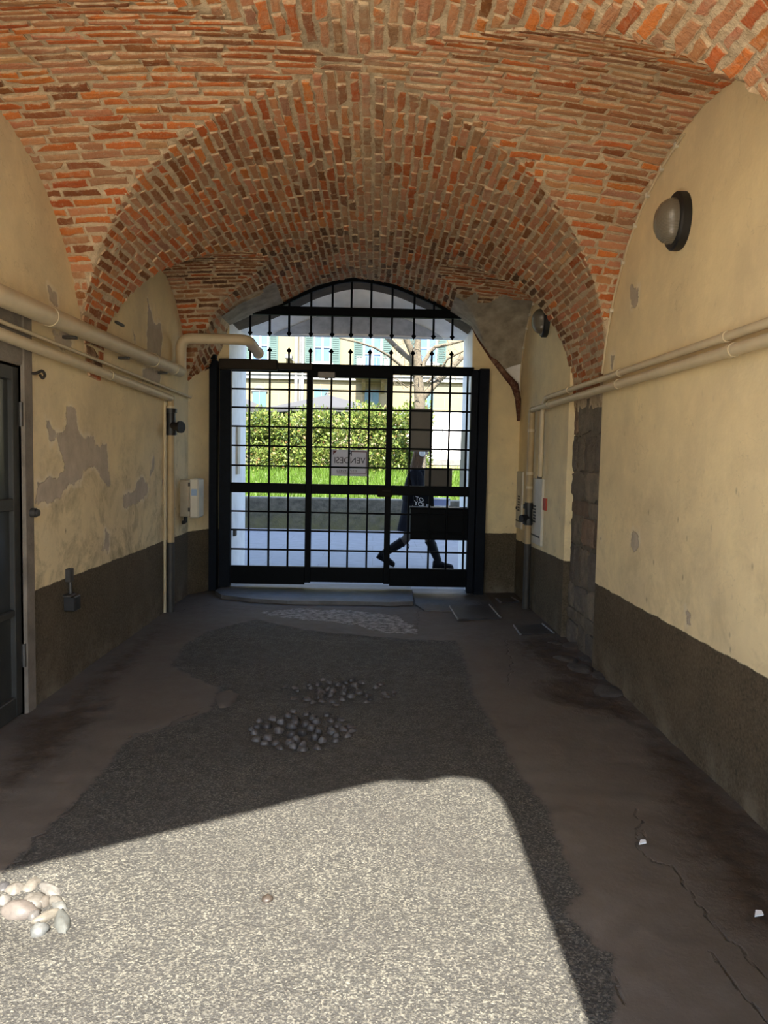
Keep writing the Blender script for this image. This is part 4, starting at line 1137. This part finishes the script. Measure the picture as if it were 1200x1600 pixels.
def shrub(px0, px1, top, Y, n, label, depth=1.4, base=742):
    a, b = on_y(px0, base, Y), on_y(px1, top, Y); cx, w = (a.x+b.x)/2, (b.x-a.x)/2
    z0, z1 = 1.15, b.z
    t = thing('shrub', (cx, Y, z0), label, 'shrub', 'shrubs of the garden hedge')
    m = MB(); blobs = [(cx+random.uniform(-.75,.75)*w, Y+random.uniform(-.5,.5)*depth, random.uniform(z0+.35, z1-.30), random.uniform(.32,.55)) for _ in range(int(14*w)+6)]
    blobs += [(cx+w*u, Y-.2, z1-.35-.25*abs(u), .36) for u in (-.7,-.35,0,.35,.7)] + [(cx+w*u, Y-.4, z0+.35, .42) for u in (-.75,-.4,0,.4,.75)]
    for _ in range(n):
        bx_, by, bz, r = random.choice(blobs)
        d = Vector((random.gauss(0,1), random.gauss(0,1), random.gauss(0,1))).normalized(); rr = r*random.uniform(.55, 1.05)
        p = Vector((bx_, by, bz)) + d*rr; p.x = min(max(p.x, cx-w-.08), cx+w+.08)
        if p.z < z0-.05: continue
        ax = (d + Vector((random.gauss(0,.6), random.gauss(0,.6), random.gauss(0,.6)+.3))).normalized(); sd_ = ax.orthogonal().normalized(); sd_.rotate(Matrix.Rotation(random.uniform(0,6.28), 3, ax))
        L, wd_ = random.uniform(.08,.14), random.uniform(.018,.030)
        k = random.random(); g = random.uniform(.7, 1.3)
        if k < .64: m.cur = (.135*g, .185*g, .036*g)
        elif k < .82: m.cur = (.26*g, .27*g, .08*g)
        elif k < .97: m.cur = (.05*g, .085*g, .027*g)
        else: m.cur = (.22*g, .12*g, .05*g)
        m.add([p, p+ax*L*.5+sd_*wd_, p+ax*L, p+ax*L*.5-sd_*wd_], [(0,1,2,3)])
    m.build('foliage', M_LEAF, t)
    m = MB()
    for k in range(7):
        x = cx+random.uniform(-.7,.7)*w; m.tube([(x, Y, z0-.1), (x+random.uniform(-.2,.2), Y+random.uniform(-.2,.2), (z0+z1)/2), (x+random.uniform(-.4,.4), Y+random.uniform(-.3,.3), z1-.3)], [.025, .008], 6)
    m.build('stem', plain('shrub_stem', (.13,.09,.06), .9), t)
shrub(372, 462, 643, 20.2, 8500, 'leafy green shrub behind the left third of the gate')
shrub(455, 560, 640, 20.6, 9000, 'shrub with reddish tips in front of the grey parasol')
shrub(545, 625, 634, 20.2, 7500, 'green shrub behind the right of the wicket door, tallest of the hedge')
shrub(612, 668, 633, 20.6, 5000, 'yellow green shrub beside the tree trunk')
# parasols
def parasol(px, Y, pz, ez, R, label):
    c = on_y(px, 640, Y); t = thing('parasol', (c.x, Y, 1.2), label, 'parasol', 'grey parasols behind the hedge')
    m = MB(); N = 8; vs = [(c.x, Y, pz)]
    for k in range(N):
        a = 2*math.pi*(k+.5)/N
        vs += [(c.x+R*math.cos(a), Y+R*math.sin(a), ez), (c.x+R*math.cos(a), Y+R*math.sin(a), ez-.14)]
    fs = []
    for k in range(N):
        i, j = 1+2*k, 1+2*((k+1)%N); fs += [(0, i, j), (i, i+1, j+1, j)]
    m.add(vs, fs); m.build('canopy', plain('parasol_canvas', (.05,.05,.052), .85, var=.06), t)
    m = MB(); m.tube([(c.x, Y, 1.2), (c.x, Y, pz+.06)], .03, 10); m.build('pole', M_GREYMETAL, t)
    m = MB(); m.tube([(c.x-.10, Y, pz+.0), (c.x-.03, Y, pz+.06), (c.x+.06, Y, pz+.06)], .02, 8); m.build('finial', M_BLACK, t)
    m = MB()
    for k in range(N):
        a = 2*math.pi*(k+.5)/N; m.tube([(c.x, Y, pz-.06), (c.x+R*.97*math.cos(a), Y+R*.97*math.sin(a), ez-.04)], .012, 5)
    m.build('rib', M_GREYMETAL, t)
parasol(512, 23.5, on_y(512, 617, 23.5).z, on_y(512, 642, 23.5).z, 2.0, 'grey parasol rising behind the shrub with reddish tips')
parasol(352, 23.5, on_y(352, 608, 23.5).z, on_y(352, 640, 23.5).z, 1.55, 'grey parasol at the far left, half hidden by the white jamb')
# bare tree
tr = thing('tree', (on_y(656, 720, 18).x, 18, .85), 'bare forked tree standing on the grass bank at the right', 'tree')
M_BARK = plain('pale_bark', (.095, .078, .052), .9, var=.4, scale=14, bump=.8, bscale=35, dist=.02)
def br(m, pts, r0, r1, Y0=18.0, dy=0.0):
    P = [on_y(a, b, Y0 + dy*i) for i, (a, b) in enumerate(pts)]; m.tube(P, [r0 + (r1-r0)*i/(len(P)-1) for i in range(len(P))], 9)
m = MB(); base = on_y(656, 640, 18)
m.tube([(base.x, 18, .8), (base.x+.02, 18, 1.8), base, on_y(656, 620, 18), on_y(653, 590, 18), on_y(650, 560, 18)], [.20, .15, .13, .135, .115, .10], 12); m.build('trunk', M_BARK, tr, smooth=.9)
for pts, r0, r1, dy in (([(660,622),(680,600),(700,580),(720,560),(745,538),(790,500)], .085, .05, .1),
    ([(652,575),(645,553),(635,530),(625,495),(600,430)], .09, .06, -.1),
    ([(650,572),(640,560),(622,545),(605,528),(570,490)], .075, .05, .15),
    ([(654,570),(652,545),(654,520),(652,470)], .09, .06, .05),
    ([(657,590),(663,565),(672,550),(680,542),(700,538),(730,530),(790,515)], .06, .03, .05),
    ([(650,590),(640,580),(625,570),(608,556),(585,543),(560,535),(530,528)], .04, .02, -.2),
    ([(649,600),(636,605),(625,596),(612,588)], .02, .008, -.1), ([(668,598),(690,575),(700,560),(725,548)], .035, .02, -.15)):
    m = MB(); br(m, pts, r0, r1, 18.0, dy); m.build('branch', M_BARK, tr, smooth=.9)
m = MB()
for _ in range(60):
    x, y = random.uniform(600, 720), random.uniform(530, 610)
    br(m, [(x, y), (x+random.uniform(-14,14), y-random.uniform(3,16)), (x+random.uniform(-22,22), y-random.uniform(8,24))], .008, .003, 18+random.uniform(-.4,.4))
o = m.build('twigs', M_BARK, tr); o['kind'] = 'stuff'
# white van beyond the lawn
M_VAN = plain('white_van_paint', (.80, .80, .80), .3, var=.02, bump=0)
YV = 22.5; va, vb = on_y(606, 738, YV).x, on_y(606, 738, YV).x + 4.6
zv0, zv1 = 1.22, on_y(690, 642, YV).z
van = thing('van', ((va+vb)/2, YV+.9, zv0), 'white van parked behind the lawn at the right of the tree', 'van')
m = MB(); prof = [(va, zv0+.32), (va+.02, zv1-.25), (va+.12, zv1-.04), (va+.4, zv1), (vb-1.5, zv1), (vb-.9, zv0+1.15), (vb-.1, zv0+.95), (vb, zv0+.32)]
m.prism(prof, lambda u, v, s: (u, YV+1.8*s, v)); m.build('body', M_VAN, van)
m = MB(); m.box(va-.02, vb+.02, YV-.02, YV+1.82, zv0+.22, zv0+.42, .02); m.build('bumper_skirt', M_GREYMETAL, van)
m = MB(); m.box(va+.05, va+1.6, YV-.012, YV+.0, zv0+.78, zv0+.80); m.box(va+1.6, va+1.62, YV-.012, YV, zv0+.4, zv1-.15); m.build('door_seam', M_GREYMETAL, van)
m = MB(); m.prism([(vb-1.9, zv0+1.05), (vb-1.9, zv1-.15), (vb-1.55, zv1-.15), (vb-1.0, zv0+1.05)], lambda u, v, s: (u, YV-.015+.02*s, v)); m.build('side_window', M_DIRTY, van)
for x in (va+.75, vb-.85):
    m = MB(); m.tube([(x, YV-.03, zv0+.33), (x, YV+.2, zv0+.33)], .33, 20); m.build('wheel', M_BLACK, van, smooth=.7)

# yellow house across the street
YF = 30.0
hs = thing('apartment_building', (-.5, YF, 1.2), 'pale yellow house with green shutters facing the passage across the garden', 'building')
f = lambda px, py: on_y(px, py, YF)
m = MB(); m.box(-13, 14, YF, YF+6, 1.0, 10.5); m.build('wall', mat_facade(), hs)
M_TRIM = plain('facade_trim', (.21, .203, .195), .8, var=.05); M_SHUT = plain('green_shutter', (.042, .078, .068), .6, var=.1); M_SHUTB = plain('blue_green_shutter', (.05, .10, .12), .6, var=.08)
M_PANE = plain('sky_blue_pane', (.075, .125, .22), .15, var=.2, scale=1.5, bump=0); M_CASE = plain('white_casement', (.30, .30, .295), .6, var=.03)
def win(x0, x1, y0, y1, sh=True, lm=True):
    a, b = f(x0, y0), f(x1, y1); m = MB(); t = .06
    m.box(a.x-t, a.x, YF-.09, YF, b.z-t, a.z+t); m.box(b.x, b.x+t, YF-.09, YF, b.z-t, a.z+t); m.box(a.x, b.x, YF-.09, YF, a.z, a.z+t); m.box(a.x, b.x, YF-.09, YF, b.z-t, b.z)
    cx = (a.x+b.x)/2; m.box(cx-.045, cx+.045, YF-.08, YF, b.z, a.z)
    for k in (.34, .67): m.box(a.x, b.x, YF-.07, YF, lerp(b.z, a.z, k)-.018, lerp(b.z, a.z, k)+.018)
    w = m.build('window', M_CASE, hs)
    m = MB(); m.box(a.x, b.x, YF-.03, YF-.01, b.z, a.z); m.build('pane', M_PANE, w)
    m = MB(); m.box(a.x-.15, b.x+.15, YF-.16, YF, b.z-.14, b.z-.06); m.build('sill', M_TRIM, hs)
    if sh:
        ww = (b.x-a.x)*.60
        for s0 in (a.x-.07-ww, b.x+.07):
            m = MB(); m.box(s0, s0+ww, YF-.10, YF-.05, b.z-.1, a.z+.1)
            k = b.z
            while k < a.z: m.box(s0+.05, s0+ww-.05, YF-.115, YF-.09, k, k+.045); k += .08
            m.build('shutter', M_SHUT, hs)
win(396, 418, 497, 562); win(493.5, 515, 499, 565.5); win(658, 680, 502, 566)
# balcony door
win(571, 594, 495, 583)
a, b = f(556, 583), f(611, 590)
m = MB(); m.box(a.x, b.x, YF-.95, YF, b.z-.14, a.z-.0); m.build('balcony_slab', plain('balcony_stone', (.14,.11,.065), .85, var=.12), hs)
m = MB(); zr = f(580, 562).z; m.box(a.x+.03, b.x-.03, YF-.93, YF-.90, zr-.03, zr)
for k in range(13): x = lerp(a.x+.05, b.x-.05, k/12); m.box(x-.012, x+.012, YF-.925, YF-.905, a.z, zr)
m.build('balcony_railing', M_GREYMETAL, hs)
m = MB(); m.box(a.x+.05, a.x+.25, YF-.9, YF-.6, a.z, a.z+.5); m.box(b.x-.3, b.x-.1, YF-.9, YF-.6, a.z, a.z+.45); m.build('planter', M_CASE, hs)
m = MB()
for k in (0, 1): m.prism([(0,0),(.55,0),(.55,-.14),(.0,-.5)], lambda u, v, s, k=k: (lerp(a.x+.25, b.x-.4, k)+.14*s, YF-u, b.z-.14+v))
m.build('corbel', plain('corbel_stone', (.13,.10,.055), .85), hs)
m = MB(); zs_ = f(420, 586).z; m.box(-13, 14, YF-.14, YF, zs_-.16, zs_+.02, .01); m.box(-13, 14, YF-.2, YF, zs_+.02, zs_+.07); m.build('string_course', M_TRIM, hs)
def gwin(x0, x1, y0, arch, mat):
    a, b = f(x0, y0), f(x1, 660); m = MB(); m.box(a.x, b.x, YF-.06, YF+.02, b.z, a.z); w = m.build('shutter', mat, hs)
    m = MB(); m.box((a.x+b.x)/2-.012, (a.x+b.x)/2+.012, YF-.075, YF-.05, b.z, a.z); m.build('joint', M_GREYMETAL, w)
    if arch:
        m = MB(); n = 8; pts = [(lerp(a.x-.05, b.x+.05, k/n), a.z+.22*math.sin(math.pi*k/n)+.0) for k in range(n+1)]
        m.prism(pts+[(b.x+.05, a.z-.01), (a.x-.05, a.z-.01)], lambda u, v, s: (u, YF-.08+.09*s, v)); m.build('fanlight', M_GREYMETAL, hs)
gwin(395, 416, 611, True, M_SHUTB); gwin(491, 513, 607, False, M_SHUTB); gwin(570, 591, 609, False, M_SHUTB); gwin(656, 676, 610, False, M_SHUTB)
for px, r, mt in ((463, .07, M_TRIM), (469, .05, M_GREYMETAL), (473, .06, M_CASE)):
    c = f(px, 600); m = MB(); m.tube([(c.x, YF-.12, 1.2), (c.x, YF-.12, 10)], r, 10); m.build('downpipe', mt, hs, smooth=.7)
m = MB(); c = f(452, 560); m.box(c.x-.12, c.x+.14, YF-.4, YF-.02, c.z-.05, c.z+.10, .02); m.tube([(c.x, YF-.2, c.z), (c.x+.4, YF-.02, c.z-.22)], .03, 8); m.build('wall_bracket', M_TRIM, hs)
m = MB(); a, b = f(600, 592), f(611, 660); 
# notices on the two white jambs
for (xj, sgn, y0, y1, z0, z1, lab, mt) in ((XJR+.02, -1, 9.30, 9.75, 1.15, 1.95, 'grey framed notice board on the right white jamb', M_GREYMETAL), (XJL, 1, 9.25, 9.40, 1.35, 1.95, 'narrow pale plate on the left white jamb', M_PALEPAINT), (XJL, 1, 9.1, 9.2, .60, .68, 'small dark latch keep low on the left white jamb', M_IRON)):
    m = MB(); m.box(min(xj-sgn*.005, xj+sgn*.03), max(xj-sgn*.005, xj+sgn*.03), y0, y1, z0, z1, .004); tag(m.build('wall_plate', mt, origin=(xj, (y0+y1)/2, z0)), lab, 'plate')

# ================================================================== PERSON
YP = 10.85
pp = lambda px, py, dy=0.0: on_y(px, py, YP+dy)
per = thing('person', (pp(650, 888).x, YP, 0.0), 'person in black jacket, headphones and tall boots striding right along the pavement', 'person')
M_SKIN = plain('skin', (.36, .23, .17), .55, var=.06, bump=0); M_HAIR = plain('blond_brown_hair', (.10, .06, .036), .5, var=.3, scale=30); M_JACKET = plain('black_jacket', (.008, .009, .013), .8, var=.3, bump=.4, bscale=25, spec=.08)
M_SHORT = plain('dark_shorts', (.010, .011, .016), .85, spec=.08); M_BOOT = plain('black_boots', (.005, .005, .006), .5, spec=.08); M_SOCK = plain('grey_tights', (.055, .045, .04), .85, var=.4, scale=25)
def skinmesh(name, joints, edges, mat, sub=2, parent=per, root=0):
    m = bpy.data.meshes.new(name); og = WL[parent.name]
    m.from_pydata([Vector(j[0])-og for j in joints], edges, []); o = bpy.data.objects.new(name, m); COL.objects.link(o); o.parent = parent; WL[o.name] = og
    md = o.modifiers.new('skin', 'SKIN'); 
    sv = m.skin_vertices[0].data if m.skin_vertices else None
    if sv is None:
        bpy.context.view_layer.objects.active = o; o.select_set(True); bpy.ops.object.modifier_remove(modifier='skin'); bpy.ops.object.modifier_add(type='SKIN'); sv = m.skin_vertices[0].data; o.select_set(False)
    for k, j in enumerate(joints):
        r = j[1] if hasattr(j[1], '__len__') else (j[1], j[1]); sv[k].radius = r; sv[k].use_root = (k == root)
    s = o.modifiers.new('subsurf', 'SUBSURF'); s.levels = sub; s.render_levels = sub
    m.materials.append(mat)
    dg = bpy.context.evaluated_depsgraph_get(); nm = bpy.data.meshes.new_from_object(o.evaluated_get(dg)); o.modifiers.clear(); o.data = nm
    nm.polygons.foreach_set('use_smooth', [True]*len(nm.polygons))
    if not nm.materials: nm.materials.append(mat)
    return o
hip = pp(646, 795); chest = pp(650, 752); nk = pp(653,732); hd0 = pp(656,721); hd1 = pp(659,707); hd2 = pp(658,697)
fk = pp(668, 836, -.07); fa = pp(683, 867, -.07); ft = pp(700, 885, -.07)
bk = pp(636, 842, .07); ba = pp(609, 861, .07); bt = pp(612, 884, .07)
def foot_frame(H, T):
    d = (T-H).normalized(); n_ = Vector((-d.z, 0, d.x)); return d, n_
FH, FT = pp(676, 888, -.07), pp(707, 888, -.07); FH.z = FT.z = .002
BH, BT = pp(588, 871.5, .07), pp(614, 888, .07); BT.z = .004
_d, _n = foot_frame(FH, FT); fa = FH + _d*.075 + _n*.125
_d, _n = foot_frame(BH, BT); ba = BH + _d*.072 + _n*.120
shF, shB = pp(652, 738, -.17), pp(652, 738, .17)
elF, haF = pp(655, 774, -.22), pp(670, 796, -.14); elB, haB = pp(640, 772, .24), pp(634, 802, .25)
def hand(J, E, wi, wrist, fwd, side, curl):
    """palm, four unequal bent fingers and a thumb"""
    fwd = fwd.normalized(); side = (side - fwd*side.dot(fwd)).normalized(); nrm = fwd.cross(side)
    palm = wrist + fwd*.075; J.append((palm, (.030,.016))); pi_ = len(J)-1; E.append((wi, pi_))
    for k, ln in enumerate((.070, .080, .074, .058)):
        off = side*((k-1.5)*.020); b0 = palm + off + fwd*.015; b1 = b0 + fwd*ln*.5 + nrm*curl*.015; b2 = b1 + fwd*ln*.35 + nrm*curl*.03
        J += [(b0, .0095), (b1, .0088), (b2, .0075)]; i = len(J)-3; E += [(pi_, i), (i, i+1), (i+1, i+2)]
    t0 = wrist + fwd*.035 + side*-.030; t1 = t0 + fwd*.035 - side*.02 + nrm*curl*.01; J += [(t0, .011), (t1, .0095)]; i = len(J)-2; E += [(wi, i), (i, i+1)]
J = [(hip, (.13,.12)), (chest, (.13,.10)), (nk, .055), (hd0, (.062,.06)), (hd1, (.10,.082)), (hd2, (.085,.07)),
     (shF, .042), (elF, .036), (haF, .028), (shB, .042), (elB, .036), (haB, .028),
     (hip+Vector((.01,-.09,-.05)), .09), (fk, .058), (fa, .04), (hip+Vector((-.01,.09,-.05)), .09), (bk, .058), (ba, .04)]
E_ = [(0,1),(1,2),(2,3),(3,4),(4,5),(1,6),(6,7),(7,8),(1,9),(9,10),(10,11),(0,12),(12,13),(13,14),(0,15),(15,16),(16,17)]
hand(J, E_, 8, haF, Vector((1,0,.10)), Vector((0,1,0)), 1.0); hand(J, E_, 11, haB, Vector((.1,0,-1)), Vector((1,0,.1)), 1.0)
skinmesh('body', J, E_, M_SKIN)
# face: nose, brow, mouth, ear on the side that shows
m = MB(); fx = hd1 + Vector((.092, 0, -.01))
m.add([fx+Vector((-.01,-.014,.03)), fx+Vector((-.01,.014,.03)), fx+Vector((.014,-.012,-.012)), fx+Vector((.014,.012,-.012)), fx+Vector((-.006,-.017,-.02)), fx+Vector((-.006,.017,-.02))], [(0,2,3,1),(2,4,5,3),(0,4,2),(1,3,5)]); m.build('nose', M_SKIN, per, smooth=1.2)
M_EYE = plain('eye_dark', (.05,.04,.035), .3, bump=0)
for s in (-1, 1):
    m = MB(); m.lathe([(.004,-.006),(.012,0),(.004,.006)], hd1+Vector((.082, s*.032, .012)), (1,0,0), 10); m.build('eye', M_EYE, per, smooth=1)
m = MB(); m.box(hd1.x+.078, hd1.x+.094, YP-.024, YP+.024, hd1.z-.058, hd1.z-.050, .003); m.build('mouth', plain('lips', (.36,.13,.11), .5, bump=0), per)
# long hair falling over the shoulders
m = MB(); rr = random.Random(4)
for k in range(150):
    a = math.radians(rr.uniform(70, 290)); el = rr.uniform(.1, 1.0)
    d = Vector((math.cos(a)*.098, math.sin(a)*.088, 0)); top_ = hd2 + Vector((-.005, 0, .085*el+.02)) + d*.35
    p1_ = hd1 + d*1.08 + Vector((0,0,.02)); p2_ = hd0 + d*1.15 + Vector((-.015,0,-.06)); p3_ = nk + d*1.25 + Vector((-.03+rr.uniform(-.03,.03), 0, -.10-rr.uniform(0,.12)))
    m.tube([top_, p1_, p2_, p3_], [.012, .014, .012, .004], 5, bend=.05, bn=3)
m.lathe([(.03,.105),(.07,.085),(.095,.04),(.103,-.01),(.100,-.05)], hd1+Vector((-.012,0,.02)), (0,0,1), 20)
m.build('hair', M_HAIR, per, smooth=1.2)
m = MB(); hc = hd1
m.tube([hc+Vector((0,-.098,0)), hc+Vector((0,-.09,.08)), hc+Vector((0,0,.128)), hc+Vector((0,.09,.08)), hc+Vector((0,.098,0))], .011, 8, bend=.07)
for s in (-1, 1): m.lathe([(.020,0),(.040,.004),(.043,.022),(.036,.034),(.01,.038)], hc+Vector((.0, s*.090, -.012)), (0,s,0), 18, lambda a: 1+.18*math.cos(a)**2)
o = m.build('headphones', plain('white_headphones', (.72,.76,.80), .35, var=.03, bump=0), per, smooth=.8); o['label'] = 'white over-ear headphones'
jk = [(hip+Vector((-.02,0,.02)), (.185,.20)), (pp(649,775), (.185,.20)), (chest, (.19,.21)), (pp(651,737), (.15,.16)), (pp(653,731), (.085,.09)), (shF+Vector((0,.01,-.01)), .105), (elF, .085), (lerp(elF, haF, .80), .062), (shB+Vector((0,-.01,-.01)), .105), (elB, .085), (lerp(elB, haB, .80), .062)]
skinmesh('jacket', jk, [(0,1),(1,2),(2,3),(3,4),(2,5),(5,6),(6,7),(2,8),(8,9),(9,10)], M_JACKET)
m = MB(); n = 28; vs = []
sk = [(pp(646,778), .150, .14), (pp(646,800), .180, .165), (pp(645.5,815), .210, .18), (pp(645,829), .235, .19), (pp(645,829.5), .225, .18), (pp(645.5,816), .195, .165)]
for c, ra, rb in sk:
    for k in range(n):
        a = 2*math.pi*k/n; q = 1 + .05*math.cos(7*a)*(ra > .185); vs.append((c.x+ra*q*math.cos(a), YP+rb*q*math.sin(a), c.z))
m.add(vs, [(i*n+k, i*n+(k+1)%n, (i+1)*n+(k+1)%n, (i+1)*n+k) for i in range(5) for k in range(n)]); m.build('skirt', M_SHORT, per, smooth=1.2)
for kk, (k0, k1) in enumerate(((fk, fa), (bk, ba))):
    hipk = hip + Vector((0, -.08 if kk == 0 else .08, -.08))
    skinmesh('stocking', [(lerp(hipk, k0, .12), .105), (lerp(hipk, k0, .65), .080), (k0, .070), (lerp(k0, k1, .45), .066)], [(0,1),(1,2),(2,3)], M_SOCK)
def boot(kn, an, H, T):
    d, n_ = foot_frame(H, T); L = (T-H).length; yv = Vector((0, 1, 0)); up = lerp(kn, an, .20)
    m = MB(); m.tube([up, lerp(kn, an, .45), lerp(kn, an, .75), an, an - n_*.05], [.066, .070, .060, .053, .055], 18)
    N = 16; secs = []; prof = [(-.01,.02,.030,.06),(.02,.040,.042,.095),(.30,.043,.052,.110),(.45,.046,.046,.085),(.65,.050,.036,.062),(.85,.046,.030,.052),(.97,.034,.022,.040),(1.03,.014,.012,.026)]
    vs = []
    for t, w, hh, top_ in prof:
        c = H + d*(L*t) + n_*(.022 + (top_)/2)
        for k in range(N): a = 2*math.pi*k/N; vs.append(c + yv*w*math.cos(a) + n_*(top_/2+.006)*math.sin(a))
    m.add(vs, [(i*N+k, i*N+(k+1)%N, (i+1)*N+(k+1)%N, (i+1)*N+k) for i in range(len(prof)-1) for k in range(N)] + [tuple(range(N))[::-1], tuple(range((len(prof)-1)*N, len(prof)*N))])
    b = m.build('boot', M_BOOT, per, smooth=1.0)
    m = MB(); out_ = [(-.02,.020),(.0,.036),(.10,.043),(.35,.042),(.62,.051),(.85,.048),(.98,.034),(1.05,.012)]
    ring = [(t, w) for t, w in out_] + [(t, -w) for t, w in out_[::-1]]
    m.prism(ring, lambda u, v, s: H + d*(L*u) + yv*v + n_*(.034*s)); m.build('sole', M_BOOT, b)
    m = MB(); m.tube([up + (kn-up)*.02, up + (an-up)*.10], .075, 16); m.build('cuff', M_BOOT, b, smooth=.7)
    m = MB(); m.tube([up + Vector((.065, -.02, -.01)), up + Vector((.10, -.03, -.05)), up + Vector((.085, -.02, -.10))], .006, 6, bend=.02); m.build('lace', M_BOOT, b, smooth=.7)
    return b
boot(fk, fa, FH, FT); boot(bk, ba, BH, BT)
# tote bag and the pale box carried in front
a, b = pp(647, 764, -.30), pp(676, 812, -.30)
tb = thing('tote_bag', ((a.x+b.x)/2, YP-.30, b.z), 'black tote bag with white lettering hanging at the walker side', 'bag')
m = MB(); w_ = (b.x-a.x); prof = [(a.x, a.z), (b.x, a.z-.01), (b.x+.02, b.z+.03), (b.x-.03, b.z), (a.x+.02, b.z), (a.x-.015, b.z+.03)]
m.prism(prof, lambda u, v, s: (u, YP-.33+.07*s, v)); m.build('body', plain('black_canvas', (.006,.0065,.008), .85, spec=.08), tb)
m = MB(); m.tube([(a.x+.05, YP-.30, a.z-.02), (a.x+.06, YP-.27, a.z+.25), (a.x+.10, YP-.22, pp(650,735).z), (a.x+.16, YP-.26, a.z+.25), (b.x-.05, YP-.30, a.z-.02)], .010, 6, bend=.1); m.build('strap', M_JACKET, tb)
M_INKW = plain('white_print', (.75,.76,.78), .7, var=.03, bump=0)
def bag_text(txt, px, py, h):
    v, ff = text_verts(txt, 1.0, .002); A = np.array(v); mn, mx = A.min(0), A.max(0); s = h/(mx[1]-mn[1]); o_ = pp(px, py, -.333)
    m = MB(); m.add([(o_.x+(p[0]-mn[0])*s, YP-.333-p[2], o_.z+(p[1]-mn[1])*s-(p[0]-mn[0])*s*.27) for p in v], ff); m.build('lettering', M_INKW, tb)
bag_text('TO', 649, 781.5, .058); bag_text('YOUR', 647, 788.5, .062)
a, b = pp(663, 779, -.26), pp(703, 792, -.26)
cb = thing('carton', ((a.x+b.x)/2, YP-.2, b.z), 'flat pale blue box with white edges carried in front of the walker', 'box')
m = MB(); m.box(a.x, b.x, YP-.24, YP+.02, b.z, a.z, .004); m.build('box', plain('pale_blue_card', (.30,.36,.62), .6, var=.05, bump=0), cb)
m = MB(); m.box(a.x-.004, b.x+.004, YP-.245, YP+.025, a.z-.014, a.z+.003); m.box(a.x-.004, b.x+.004, YP-.245, YP+.025, b.z-.003, b.z+.014); m.box(b.x-.02, b.x+.004, YP-.245, YP+.025, b.z, a.z); m.build('white_edge', plain('white_card', (.74,.76,.80), .6, var=.02, bump=0), cb)
